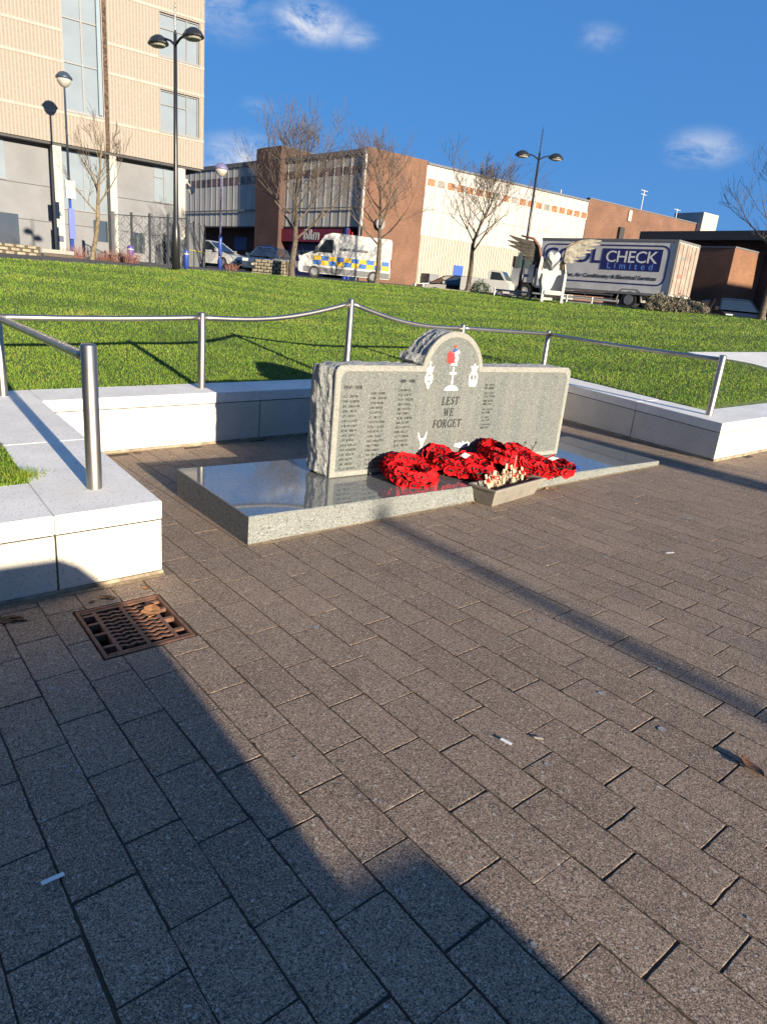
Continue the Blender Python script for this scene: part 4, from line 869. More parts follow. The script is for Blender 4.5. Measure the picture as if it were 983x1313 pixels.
for i, w_ in enumerate(wins):
    x0, x1, z0, z1 = w_; fr = MB(); t = .07
    fr.box(x0, .12, z0, x1, .3, z0+t); fr.box(x0, .12, z1-t, x1, .3, z1); fr.box(x0, .12, z0+t, x0+t, .3, z1-t); fr.box(x1-t, .12, z0+t, x1, .3, z1-t); fr.box(x0-.03, -.05, z0-.09, x1+.03, .1, z0-.003)
    tall = (z1-z0) > 5
    if tall:
        fr.box((x0+x1)/2-.035, .13, z0+t, (x0+x1)/2+.035, .29, z1-t)
        z = z0+2.2
        while z < z1: fr.box(x0+t, .135, z-.03, x1-t, .285, z+.03); z += 1.95
        fr.box(x1-.22, .0, z0+t, x1-.07, .34, z1-t, 1)
    else:
        fr.box(x0+(x1-x0)*.70-.035, .13, z0+t, x0+(x1-x0)*.70+.035, .29, z1-t); fr.box(x0+t, .135, z0+(z1-z0)*.66-.03, x0+(x1-x0)*.70-.0351, .285, z0+(z1-z0)*.66+.03)
    f_ = fr.build('window', [frame_m, mat('blue_grey_reveal', (.10, .17, .23), .5)], office)
    g = MB(); g.box(x0+.01, .2, z0+.01, x1-.01, .22, z1-.01); g.build('pane', gl_sky, f_)
pillars = [(-1.46, -1.02), (-5.2, -4.84), (-8.05, -7.6), (-11.6, -11.15), (-15.2, -14.75)]
for a, c in pillars:
    b = MB(); b.box(a, .15, 1.4, c, .75, zb_-.125); b.build('pillar', whitep, office)
# ground storey: grey panels with strips of glass
def gfl(x0, x1, z0, z1, m_, name, y=.8, parent=None): b = MB(); b.box(x0, y, z0, x1, y+.12, z1); return b.build(name, m_, parent or office)
gfl(-24, -1.1, 1.3, 7.33, greyp, 'panel_wall', .82)
for z in (3.6, 5.35): gfl(-24, -1.1, z-.018, z+.018, seam, 'seam', .812)
for (x0, x1, z0, z1) in ((-2.62, -1.5, 5.4, 7.3), (-7.55, -5.25, 4.35, 7.3), (-11.1, -10.2, 5.4, 7.3)):
    fr = MB(); fr.box(x0, .74, z0, x1, .80, z0+.06); fr.box((x0+x1)/2-.03, .74, z0+.06, (x0+x1)/2+.03, .8, z1); fr.box(x0, .74, z0+(z1-z0)*(.68 if z0 > 5 else .36), (x0+x1)/2-.031, .8, z0+(z1-z0)*(.68 if z0 > 5 else .36)+.05); f_ = fr.build('window', frame_m, office); gfl(x0, x1, z0, z1, gl_sky, 'pane', .795, f_)
for (x0, x1, z0, z1) in ((-6.0, -5.25, 2.9, 4.0), (-10.9, -9.75, 2.0, 3.8), (-2.2, -1.55, 2.2, 3.7), (-4.0, -3.2, 2.5, 3.6)): gfl(x0, x1, z0, z1, gl_dark, 'low_window', .79)
b = MB(); b.box(-4.7, .1, 1.5, -1.5, .7, 2.0); b.build('plinth', whitep, office)
b = MB(); b.prism([(-7.9, 3.95), (-7.72, 3.95), (-7.81, 4.2)], .12, .148, 'y'); b.build('notice', mat('teal_notice', (.05, .14, .17), .6), office)
b = MB(); b.box(-7.96, .12, 2.65, -7.70, .148, 2.95); b.build('notice', mat('navy_notice', (.03, .04, .09), .6), office)
t = thing('security_camera', TO+Vector((-.95, .1, 6.0)), 'white security camera fixed high on the last white pillar', 'camera'); wm = mat('white_plastic', (.42, .41, .37), .5)
b = MB(); b.box(-.06, .05, .55, .06, .2, .8); b.tube([(0, .12, .7), (.1, -.2, .45)], .05, 8); b.build('bracket', wm, t); b = MB(); b.lathe([(.05, .2), (.17, .12), (.19, 0), (.13, -.14), (.03, -.19)], 14, (.15, -.25, .2)); b.build('camera_dome', wm, t, smooth=True)
# ---------------------------------------------------------------- lamps
black = mat('black_paint', (.018, .019, .022), .35, 0, .1); lampglass = mat('lamp_underside', (.42, .40, .34), .4); bluep2 = mat('blue_post_paint', (.03, .065, .30), .4); darkblue = mat('dark_blue_grey_paint', (.035, .05, .08), .4)
def double_lamp(loc, Hh, rz, label, spread=.62, spike=1.1):
    t = thing('street_lamp', loc, label, 'street lamp', rz, 'black double headed lamps'); b = MB()
    b.lathe([(.115, 0), (.115, .9), (.10, 1.2), (.075, 1.25), (.06, 3), (.045, Hh)], 12); b.build('pole', black, t, smooth=True)
    b = MB(); b.lathe([(.05, 0), (.022, .1), (.018, spike*.8), (.004, spike)], 6, (0, 0, Hh)); 
    for k in range(6): b.lathe([(.03, 0), (.03, .04)], 6, (0, 0, Hh+.1+k*spike*.14))
    b.build('spike', black, t)
    for s_ in (-1, 1):
        b = MB(); b.tube([(0, 0, Hh-.25), (s_*.2, 0, Hh-.12), (s_*.42*spread/.6, 0, Hh-.05)], [.035, .03, .03], 6); b.build('arm', black, t)
        hd = MB(); cx_ = s_*(spread+.12); hd.lathe([(.02, .20), (.10, .18), (.20, .11), (.27, .0), (.27, -.03)], 16, (cx_, 0, Hh-.12), 0, 1.25, .9); hh = hd.build('lamp_head', black, t, smooth=False)
        g = MB(); g.lathe([(.22, 0), (.18, -.05), (.07, -.08)], 14, (cx_, 0, Hh-.152), 0, 1.25, .9); g.build('diffuser', lampglass, hh)
    return t
pl_ = at(226, 345, 22); double_lamp(pl_, at(229, 45, 22).z-pl_.z, R(-74), 'tall black double headed street lamp at the lawn edge before the tan building', .62, .75)
pr = at(665.5, 374, 34); pr.z -= .15; pr2 = at(689.5, 197, 34); double_lamp(pr-Vector((0, 0, .1)), pr2.z-pr.z+.1, R(-40), 'black double headed street lamp behind the winged chair beside the truck', .62, 1.1)
def blue_lamp(loc, Hh, label, m_lo, m_hi, boxes=True, split=3.2):
    t = thing('street_lamp', loc, label, 'street lamp', 0, None); b = MB(); b.lathe([(.11, 0), (.10, 1.6), (.07, 1.7), (.065, split)], 10); b.build('lower_pole', m_lo, t, smooth=True)
    b = MB(); b.lathe([(.06, split), (.045, Hh-.25), (.07, Hh-.2)], 10); b.build('upper_pole', m_hi, t, smooth=True)
    b = MB(); b.lathe([(.1, -.12), (.38, .02), (.36, .1), (.2, .27), (.02, .33)], 16, (0, 0, Hh-.15)); hh = b.build('lamp_head', m_hi, t, smooth=True)
    b = MB(); b.lathe([(.02, -.34), (.18, -.28), (.3, -.1), (.32, 0)], 14, (0, 0, Hh-.16)); b.build('diffuser', lampglass, hh, smooth=True)
    return t
bl = atY(93.5, 331, 38.4); bt = atY(83, 97, 38.4); t = blue_lamp(bl, bt.z-bl.z, 'slim street lamp with white and blue boxes on its pole before the tan wall', bluep2, darkblue)
b = MB(); b.box(-.22, -.24, 2.75, .22, -.1, 3.55); b.build('white_box', wm, t); b = MB(); b.box(-.14, -.22, .9, .14, -.1, 2.3); b.build('blue_box', bluep2, t)
bl = at(282, 344, 41); bt = at(281, 213, 41); blue_lamp(bl, bt.z-bl.z, 'thin purple blue street lamp in front of the panelled store wall', bluep2, mat('lilac_grey_paint', (.14, .13, .25), .5), split=1.0)
# ---------------------------------------------------------------- trees
bark = mat('bark', (.12, .093, .066), .9, 0, .4, 8, .7, 40); bark_y = mat('yellowish_bark', (.20, .155, .095), .9, 0, .4, 8, .6, 40); twigm = mat('twigs', (.085, .066, .054), .85, 0, .2, 5)  # the second bark is yellowish by its own colour
def tree(loc, Hh, label, seed, fork=.33, spread=.6, r0=.14, lean=(0, 0), mt=None, density=1.0, levels=4, group='bare trees round the lawn', wide=1.25):
    q = random.Random(seed); t = thing('bare_tree', loc, label, 'tree', 0, group); tb = MB(); cb = MB(); lx, ly = lean; r0 = r0/wide
    def branch(p, d, L, r, lv):
        n = 3 if lv < 4 else 2; pts = [p]; rad = [r]; cur = d.copy()
        for i in range(n):
            cur = (cur+Vector((q.gauss(0, .10), q.gauss(0, .10), q.gauss(0, .06)+(.10 if lv >= 1 else 0)))).normalized(); p = p+cur*L/n; pts.append(p); rad.append(max(.0055, r*(1-.62*(i+1)/n)))
        cb.tube(pts, rad, 6 if lv < 2 else 4 if lv < 3 else 3, 0 if lv < 3 else 1, False)
        if lv >= levels or L < .12: return
        k = max(2, int(round(q.uniform(3.0, 5.0)*density))) if lv < levels-1 else max(2, int(round(q.uniform(3.0, 5.4)*density)))
        for i in range(k):
            f = q.uniform(.25, 1.0) if i else 1.0; idx = f*n; a = min(n-1, int(idx)); bp = pts[a].lerp(pts[a+1], idx-a)
            ang = q.uniform(.3, .85)*(1 if i else .4); ax = cur.cross(Vector((q.gauss(0, 1), q.gauss(0, 1), q.gauss(0, 1)))).normalized()
            nd = (Matrix.Rotation(ang, 3, ax) @ cur); nd = (nd+Vector((0, 0, .18))).normalized()
            branch(bp, nd, L*q.uniform(.52, .74), max(.0055, r*(1-.62*f)*q.uniform(.55, .8)), lv+1)
    hf = Hh*fork; pts = []; rad = []
    for i in range(8): u_ = i/7; pts.append((lx*u_*hf*1.1+.03*math.sin(u_*5+seed), ly*u_*hf+.02*math.sin(u_*4), u_*hf-.1)); rad.append(r0*(1.25-.25*min(1, u_*6))*(1-.25*u_))
    tb.tube(pts, rad, 12, cap=False); tb.build('trunk', mt or bark, t, smooth=True)
    top = Vector(pts[-1]); leader = Vector((lx, ly, 1)).normalized(); pt, rr_, p = [top], [rad[-1]], top
    nlead = 9
    for i in range(nlead):
        leader = (leader+Vector((q.gauss(0, .06), q.gauss(0, .06), .08))).normalized(); p = p+leader*(Hh-hf)*.72/nlead; pt.append(p); rr_.append(rad[-1]*(1-.8*(i+1)/nlead))
    cb.tube(pt, rr_, 8, 0, False)
    az = q.uniform(0, 6.28)
    for i in range(int(17*density)):
        f = (i/(17*density))**.85; idx = f*(nlead-.01); a = int(idx); bp = pt[a].lerp(pt[a+1], idx-a); az += 2.4+q.uniform(-.3, .3); el = R(q.uniform(28, 48)+28*f)
        d = Vector((math.cos(az)*math.cos(el), math.sin(az)*math.cos(el), math.sin(el))); L = (Hh-hf)*spread*(1-.62*f)*q.uniform(.75, 1.1)*.55
        branch(bp, d, L, rr_[a]*q.uniform(.42, .6), 1)
    branch(pt[-1], leader, (Hh-hf)*.2, rr_[-1], 2)
    k_ = Hh/max(v[2] for v in cb.v); t.scale = (k_*wide, k_*wide, k_); cb.build('crown', [mt or bark, twigm], t, fix=False); return t
tree(at(374, 357.5, 32), at(400, 128, 32).z-at(374, 357.5, 32).z, 'tall bare tree between the stone bench and the white police van', 3, .28, 1.0, .17, (.02, 0), wide=1.3, density=1.0)
tree(at(482.5, 362, 34), at(503, 152, 34).z-at(482.5, 362, 34).z, 'bare tree in front of the tail of the police van and the brick corner', 12, .27, .85, .14, (.01, 0), density=1.0)
tree(at(600, 373, 35), at(630, 186, 35).z-at(600, 373, 35).z, 'bare tree in front of the white store wall beside the dark parked car', 5, .33, 1.0, .14, (.0, .02), wide=1.6, density=.95)
tree(at(974, 411, 27), 6.2, 'bare tree nearest the black car, twigs against the sky', 8, .36, 1.15, .13, (.04, -.03), wide=1.0)
tree(at(118.5, 338, 27), at(145, 140, 27).z-at(118.5, 338, 27).z, 'slim young bare tree with a yellowish trunk in front of the tan building', 17, .36, .7, .085, (.11, -.08), bark_y, .7, 4, wide=1.0)
# ---------------------------------------------------------------- low stone benches, shrubs, bollards
stoneb = mat('cut_stone_block', (.30, .265, .19), .9, 0, .3, 6, .5, 60)
def stone_bench(loc, rz, L, hh, label, rows=5):
    t = thing('stone_bench', loc, label, 'bench', rz); q = random.Random(int(L*100)); b = MB(); ph = hh/rows
    for r_ in range(rows):
        x = -(.17 if r_ % 2 else 0); inset = .05*r_
        while x < L-.06:
            w_ = .30; x0 = max(inset*.5, x); x1 = min(L-inset*.5, x+w_)
            if x1-x0 > .06: b.box(x0, inset*.3, r_*ph, x1-.06, .62, (r_+1)*ph-.035); b.box(x1-.061, inset*.3+.12, r_*ph, x1, .6, (r_+1)*ph-.04)
            x += w_+.04
    b.build('stone_courses', stoneb, t); b = MB(); b.box(.05, .14, 0, L-.05, .6, hh-.03); b.build('core', mat('dark_mortar', (.09, .07, .05), .95), t)
p = at(322, 352.5, 34); p2 = at(367, 355.5, 33); rz = math.atan2(p2.y-p.y, p2.x-p.x); stone_bench(p-Vector((0, 0, .1)), rz, (p2-p).length, .85, 'low pale stone block bench on the lawn edge in front of the dark blue car', 6)
p2 = at(57, 332, 26); p = at(-95, 329, 25); rz = math.atan2(p2.y-p.y, p2.x-p.x); stone_bench(p-Vector((0, 0, .02)), rz, (p2-p).length, .66, 'low pale stone block bench at the foot of the tan building, running out of view', 6)
p = at(57, 334, 27); t = thing('concrete_block', p, 'white topped low concrete block at the end of the stone bench by the tan building', 'block', R(-45)); b = MB(); b.box(0, 0, -.2, .75, .5, .25); b.build('block_base', mat('brown_block', (.14, .11, .085), .9), t); b = MB(); b.box(-.03, -.03, .253, .78, .53, .38); b.build('cap', whitep, t, bevel=.01)
def shrub(loc, w_, hh, label, m_, seed, n=160, twiggy=True, group=None, lf=None):
    q = random.Random(seed); t = thing('shrub', loc, label, 'shrub', 0, group); b = MB()
    for i in range(n):
        a = q.uniform(0, 6.28); r_ = math.sqrt(q.random())*w_*.5; x, y = r_*math.cos(a)*.6, r_*math.sin(a)*.6; k = q.uniform(.55, 1)*hh*(1-(r_/w_)**2*1.2); b.tube([(x, y, 0), (x*1.3+q.gauss(0, .02), y*1.3, k*.5), (x*1.7+q.gauss(0, .06), y*1.7+q.gauss(0, .06), k)], [.009, .007, .004], 3, 0, False)
    b.build('stems', m_, t, fix=False)
    if lf:
        b = MB()
        for i in range(n*14):
            a = q.uniform(0, 6.28); e_ = math.asin(q.random()); r_ = q.uniform(.55, 1)**.5*(1+.12*math.sin(a*5)); p = Vector((math.cos(a)*math.cos(e_)*w_*.5*r_, math.sin(a)*math.cos(e_)*w_*.5*r_, math.sin(e_)*hh*r_)); u1 = Vector((q.gauss(0, 1), q.gauss(0, 1), q.gauss(0, 1))).normalized()*.035; u2 = Vector((q.gauss(0, 1), q.gauss(0, 1), q.gauss(0, 1))).normalized()*.025
            b.add([p-u1, p+u2, p+u1, p-u2], [(0, 1, 2, 3)])
        b.build('leaves', lf, t, fix=False)
redtw = mat('red_twigs', (.19, .085, .065), .85); drytw = mat('dry_twigs', (.25, .21, .15), .9); drylf = mat('dry_grey_leaves', (.22, .20, .14), .9, 0, .4, 9); grlf = mat('dark_green_leaves', (.03, .055, .018), .7, 0, .4, 9)
for i, (px, py, w_, hh, lab) in enumerate(((97, 339, .9, .75, 'small bush of thin reddish twigs left of the young tree'), (150, 341, .9, .7, 'low bush of reddish twigs between the young tree and the fence'), (168, 342, .8, .65, 'bush of reddish twigs nearest the patterned fence, right of its twin'), (134, 340, .7, .5, 'lowest bush of reddish twigs just right of the young trunk'))): shrub(at(px, py, 27.5), w_, hh, lab, redtw, i+1, 110)
shrub(at(297, 347, 30), .7, .35, 'tiny reddish twig bush on the kerb right of the white car', redtw, 9, 60)
shrub(at(614, 377, 33), 1.0, .62, 'small dark green bush beside the foot of the bare tree at the white wall', grlf, 10, 60, lf=grlf)
for i, (px, py, w_, hh, lab) in enumerate(((843, 398, 1.1, .62, 'dry grey bush under the tail of the truck, first of three'), (865, 401, 1.3, .62, 'dry grey bush in the middle under the tail of the truck'), (888, 404, 1.1, .45, 'dry grey bush furthest past the tail of the truck'))): shrub(at(px, py, 28.5), w_, hh, lab, drytw, i+20, 120, lf=drylf)
def bollard(loc, hh, r_, m_, label):
    t = thing('bollard', loc, label, 'bollard'); b = MB(); b.lathe([(r_, 0), (r_, hh*.9), (r_*.8, hh*.97), (r_*.2, hh)], 12); b.build('post', m_, t, smooth=True); b = MB(); b.lathe([(r_*1.08, hh*.74), (r_*1.08, hh*.8)], 12); b.build('band', wm, t)
bollard(at(239, 345, 25), .62, .075, bluep2, 'blue bollard standing right beside the foot of the tall black lamp'); bollard(at(168, 337, 30), .65, .12, mat('violet_paint', (.08, .05, .25), .5), 'violet bollard in front of the patterned fence among the twigs'); bollard(at(282, 346, 39), .85, .09, bluep2, 'blue bollard at the foot of the thin lilac street lamp')
# ---------------------------------------------------------------- fence and gate
galv = mat('dark_fence_metal', (.05, .055, .06), .5); galvl = mat('grey_fence_metal', (.17, .175, .18), .5)
F0 = at(148, 337, 38); F1 = at(240, 344, 35); rz = math.atan2(F1.y-F0.y, F1.x-F0.x); FL = (F1-F0).length; fn = thing('fence', F0-Vector((0, 0, .1)), 'dark metal fence of looping leaf shaped bars in front of the grey ground floor', 'fence', rz); FH = 2.35; npan = 4
for k in range(npan+1): b = MB(); x = FL*k/npan; b.box(x-(.14 if k == 0 else .04), -.04, 0, x+.04, .04, FH+.1); b.build('post', galvl if k == 0 else galv, fn)
for k in range(npan):
    b = MB(); x0 = FL*k/npan+.05; x1 = FL*(k+1)/npan-.05; b.box(x0, -.015, .12, x1, .015, .16); b.box(x0, -.015, FH-.06, x1, .015, FH-.02)
    q = random.Random(k); nx_ = 3
    for c_ in range(nx_):
        cx_ = x0+(c_+.5)*(x1-x0)/nx_
        for r_ in range(6):
            cz = .3+r_*.36; s_ = (-1)**(c_+r_); a0 = s_*.6
            for side in (-1, 1):
                pts = []
                for j in range(7): u_ = j/6; w_ = .09*math.sin(math.pi*u_)*side; l = (u_-.5)*.42; pts.append((cx_+l*math.sin(a0)+w_*math.cos(a0), 0, cz+l*math.cos(a0)-w_*math.sin(a0)))
                b.tube(pts, .013, 4, 0, False)
    for c_ in range(nx_-1): x = x0+(c_+1)*(x1-x0)/nx_; b.tube([(x+.03*math.sin(z*5), 0, z) for z in [.16+(FH-.22)*j/10 for j in range(11)]], .012, 4, 0, False)
    b.build('leaf_panel', galv, fn)
G0 = at(241, 344, 40); G1 = at(262, 342, 42); rz = math.atan2(G1.y-G0.y, G1.x-G0.x); gt_ = thing('metal_gate', G0-Vector((0, 0, .1)), 'closed grey metal gate beneath the overhanging corner of the tan building', 'gate', rz); GL_ = (G1-G0).length; b = MB()
for x in (0, GL_/3, GL_*2/3, GL_): b.box(x-.04, -.04, 0, x+.04, .04, 2.5)
b.build('gate_frame', galv, gt_); b = MB(); n_ = 22
for i in range(n_): x = .05+(GL_-.1)*i/n_; b.box(x, -.012, .1, x+.05, .012, 2.4)
b.build('gate_bars', galvl, gt_); b = MB(); b.box(.05, -.05, 1.02, GL_-.05, -.045, 1.06); b.build('yellow_tape', mat('yellow_tape', (.45, .38, .05), .6), gt_)
# ---------------------------------------------------------------- store building
SA = Vector((32.189, 45.825, 0)); A_a, A_b = R(96), R(-3)
store = thing('retail_store', SA, 'long two storey store building with brown brick corner, panelled shaded side and white clad front', 'building')
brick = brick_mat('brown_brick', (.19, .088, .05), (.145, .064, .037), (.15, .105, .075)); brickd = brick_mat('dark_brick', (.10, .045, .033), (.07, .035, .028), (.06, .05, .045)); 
panelm = mat('cream_cladding_panel', (.50, .47, .42), .7, 0, .15, .6, col2=(.42, .395, .35)); whitecl = mat('white_cladding_panel', (.40, .385, .345), .7, 0, .12, .5, col2=(.345, .33, .295)); fin = mat('pale_fin', (.62, .60, .54), .6); roofedge = mat('grey_roof_edge', (.13, .13, .14), .7)
lowcl = mat('cream_ribbed_sheet', (.36, .33, .27), .75, 0, .08, 1)
MA = Matrix.Rotation(A_a, 4, 'Z'); MBm = Matrix.Rotation(A_b, 4, 'Z')
# side A: local x runs away from the corner, outside is +y (towards the camera side)
zt, zo, zg = 11.6, 6.22, 2.1
def partA(name, m_, boxes, parent=store, mats=None):
    b = MB()
    for bx in boxes: b.box(*bx, M=MA)
    return b.build(name, m_, parent)
partA('panel_wall', panelm, [(.0, -.4, zo, 10.2, 0, zt-.35), (13.9, -.4, zo, 34, 0, zt-.35)])
partA('roof_edge', roofedge, [(.0, -.45, zt-.345, 10.2, .12, zt), (13.9, -.45, zt-.345, 34, .12, zt)])
partA('window_band', mat('brown_window_band', (.17, .10, .075), .4, 0, .5, .7), [(.3, .002, 9.95, 10.1, .03, 10.5), (14.0, .002, 9.78, 34, .03, 10.45)])
partA('panel_fin', fin, [(x-.025, .031, zo, x+.025, .042, zt-.36) for x in [14.2+i*1.02 for i in range(20)]])
partA('panel_fin', fin, [(x-.025, .031, zo, x+.025, .042, zt-.36) for x in [.5+i*1.02 for i in range(10)]])
partA('ledge', mat('grey_ledge', (.16, .16, .16), .7), [(13.9, .131, 7.5, 34, .2, 7.62), (.0, .131, 7.55, 10.2, .2, 7.62)])
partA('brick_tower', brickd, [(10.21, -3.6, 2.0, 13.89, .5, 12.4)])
b = MB(); b.box(10.4, -3.3, 12.402, 13.7, .3, 12.5, M=MA); b.build('tower_cap', roofedge, store)
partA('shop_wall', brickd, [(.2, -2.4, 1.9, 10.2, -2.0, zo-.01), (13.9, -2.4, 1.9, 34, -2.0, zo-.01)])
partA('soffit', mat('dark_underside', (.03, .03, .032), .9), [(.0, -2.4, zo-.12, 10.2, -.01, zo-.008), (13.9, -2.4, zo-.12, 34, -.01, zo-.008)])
for bx_ in ((15.2, -1.995, 4.3, 17.6, -1.96, 5.5), (19.0, -1.995, 4.3, 21.3, -1.96, 5.5), (11.0, .505, 3.2, 12.6, .53, 4.6)): partA('poster', mat('blue_poster', (.02, .03, .17), .5), [bx_])
partA('downpipe', mat('grey_pipe', (.12, .12, .14), .6), [(-.02, .02, 2.2, .12, .16, zt)])
sg = partA('shop_sign', mat('red_fascia', (.20, .012, .022), .4, 0, .25, 1.2), [(1.2, -.3, 5.02, 10.6, .14, 6.02)])
navy = mat('navy_blue_vinyl', (.015, .02, .11), .45); partA('shop_front', navy, [(4.9, -.6, 2.2, 10.1, -.5, 4.95)])
partA('door_glass', gl_dark, [(1.4, -1.99, 2.2, 4.8, -1.93, 4.7)]); partA('blue_post', bluep2, [(1.35, -.35, 2.2, 1.6, .2, 6.1)])
def txtA(name, s, size, m_, x, y, z, sx=1, shear=0, bold=0, par=store):
    p = MA @ Vector((x, y, z)); return text_mesh(name, s, size, m_, par, p, (R(90), 0, A_a+math.pi), .01, shear, 'CENTER', 1, sx, bold)
wv = mat('white_vinyl', (.5, .5, .48), .5)
txtA('sign_lettering', 'b&m', 1.15, wv, 6.0, .15, 5.55, 1, .15, .02); txtA('sign_lettering', 'bargains', .42, mat('pink_vinyl', (.30, .12, .10), .5), 3.6, .15, 5.45)
txtA('shop_lettering', 'Big brands', .8, wv, 7.4, -.48, 4.25, 1, 0, .01); txtA('shop_lettering', 'Big savings', .8, wv, 7.4, -.48, 3.2, 1, 0, .01)
# front B: local x runs away to the right, outside is -y
def partB(name, m_, boxes, parent=store):
    b = MB()
    for bx in boxes: b.box(*bx, M=MBm)
    return b.build(name, m_, parent)
partB('brick_corner', brick, [(.14, 0, 1.9, 5.75, .4, zt+.15)])
partB('white_cladding', whitecl, [(5.77, .05, 6.3, 25.3, .4, zt-.1)])
partB('lower_cladding', lowcl, [(5.77, .0, 1.9, 25.3, .38, 6.28)])
partB('cladding_rib', lowcl, [(5.85+i*.3, -.05, 1.9, 5.97+i*.3, -.001, 6.27) for i in range(64)])
partB('cladding_joint', mat('grey_joint', (.2, .195, .185), .8), [(5.77+i*1.03, .035, 6.3, 5.80+i*1.03, .048, zt-.1) for i in range(1, 19)]+[(5.77, .03, 8.25, 25.3, .047, 8.28)])
partB('roof_edge', roofedge, [(5.77, -.08, zt-.098, 25.3, .4, zt+.05)])
rs_ = random.Random(4)
wm1 = mat('orange_blind_window', (.33, .15, .07), .5, 0, .4, 3); wm2 = mat('grey_window', (.22, .2, .17), .5, 0, .3, 3)
for i in range(19):
    fr = partB('window', fin, [(5.85+i*1.03, -.01, 9.94, 6.75+i*1.03, .034, 10.6)]); 
    b = MB(); b.box(5.92+i*1.03, -.02, 10.0, 6.70+i*1.03, -.011, 10.54, M=MBm); b.build('pane', wm2 if i in (1, 7, 9, 13) else wm1, fr)
partB('brick_end', brick, [(25.32, 0, 1.9, 43.2, .4, zt+.2)]); partB('roof_edge', roofedge, [(25.32, -.05, zt+.202, 43.2, .4, zt+.3)])
partB('white_end_block', whitep, [(43.3, -.6, 9.5, 46.2, 3, 13.0)])
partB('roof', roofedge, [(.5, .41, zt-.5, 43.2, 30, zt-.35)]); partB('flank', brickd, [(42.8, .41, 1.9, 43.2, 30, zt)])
partB('wall_box', mat('black_box', (.03, .03, .03), .6), [(30.2, -.3, 8.7, 30.9, -.01, 9.9)]); partB('wall_box', MATS['black_box'], [(35.1, -.3, 8.9, 35.8, -.01, 10.1)]); partB('wall_box', whitep, [(31.3, -.15, 10.6, 31.8, -.01, 11.6)])
partB('blue_notice', mat('blue_notice', (.03, .09, .42), .5), [(9.6, -.08, 3.45, 10.6, -.055, 4.35)])
partB('rubbish_hopper', mat('grey_hopper', (.17, .175, .18), .6), [(6.2, -1.2, 2.2, 7.2, -.1, 3.4)])
partA('wall_lamp', mat('round_wall_lamp', (.25, .25, .25), .5), [(.02, .01, 5.3, .05, .05, 5.35)])
p = MBm @ Vector((1.55, -.25, 6.6)); b = MB(); b.disc((0, 0, 0), .42, 'y', 18, 0, .25); o = b.build('round_dish', mat('dish_grey', (.2, .2, .2), .5), store); o.location = p
# aerials on the roof
def aerial(px, ytop, x_loc, base, label, bars):
    p = SA+(MBm @ Vector((x_loc, .15, 0))); d = math.hypot(p.x, p.y); zt_ = at(px, ytop, d).z; t = thing('aerial', (p.x, p.y, base), label, 'aerial'); b = MB(); b.tube([(0, 0, 0), (0, 0, zt_-base)], .05, 6); b.build('mast', wm, t); b = MB()
    for k in range(bars): b.box(-.6+.1*k, -.03, zt_-base-.1-k*.35, .6-.1*k, .03, zt_-base-.04-k*.35)
    if bars: b.build('cross_bar', wm, t)
aerial(833, 244, 33.4, 9.9, 'tall pale aerial mast with a cross bar on the brick wall', 2); aerial(866, 268, 39.5, 11.8, 'short white vent pipe on the brick roof near the white block', 1); aerial(787, 263, 28.3, 11.9, 'small aerial on the roof just past the white cladding', 1); aerial(718, 243, 21.4, 11.6, 'tiny white vent on the roof above the white cladding', 0)
# ---------------------------------------------------------------- low building on the far right
low = thing('low_brick_building', (37.4, 19.15, 0), 'low brick building with a dark flat canopy roof beyond the truck', 'building')
b = MB(); b.box(2.5, -14, 6.2, 16, 7.5, 6.68); b.build('canopy_roof', mat('dark_grey_fascia', (.055, .05, .05), .7), low)
b = MB(); b.box(3.4, -13, 1.8, 15, 7.0, 6.19); b.build('upper_wall', brickd, low)
orb = brick_mat('orange_brick', (.23, .10, .048), (.18, .075, .037), (.19, .13, .09)); b = MB(); b.box(0, 0, 1.6, 3.38, 7.5, 5.52); b.build('brick_block', orb, low)
b = MB(); b.box(-.03, -.03, 5.523, 3.38, 7.53, 5.6); b.build('coping', roofedge, low)
b = MB(); b.box(2.9, 4.6, 5.62, 3.38, 5.5, 6.1); b.build('air_conditioner', wm, low)
b = MB(); b.lathe([(.1, 0), (.18, .05), (.16, .2), (.04, .26)], 10, (-.1, 4.4, 4.3)); b.build('wall_light', wm, low)
# ---------------------------------------------------------------- vehicles
tyre = mat('tyre_rubber', (.02, .02, .02), .8); rim = mat('silver_rim', (.30, .30, .31), .35, .6); darkp = mat('black_trim', (.02, .021, .023), .5); glassv = glass_mat('vehicle_glass', (.02, .028, .036)); glassv.node_tree.nodes['Principled BSDF'].inputs['IOR'].default_value = 1.45; redl = mat('tail_light', (.35, .01, .01), .3); headl = mat('head_light', (.5, .5, .48), .2)
def wheels(t, xs, half, r_, wd=.22):
    for x in xs:
        for s_ in (-1, 1):
            b = MB(); poly = [(x+math.cos(a)*r_, r_+math.sin(a)*r_) for a in [2*math.pi*i/20 for i in range(20)]]; y1 = s_*(half+.012); y0 = s_*(half-wd); b.prism(poly, min(y0, y1), max(y0, y1), 'y'); w_ = b.build('wheel', tyre, t, bevel=.02)
            b = MB(); b.disc((x, s_*(half+.014), r_), r_*.62, 'y', 14, 0, .02); b.build('rim', rim, w_)
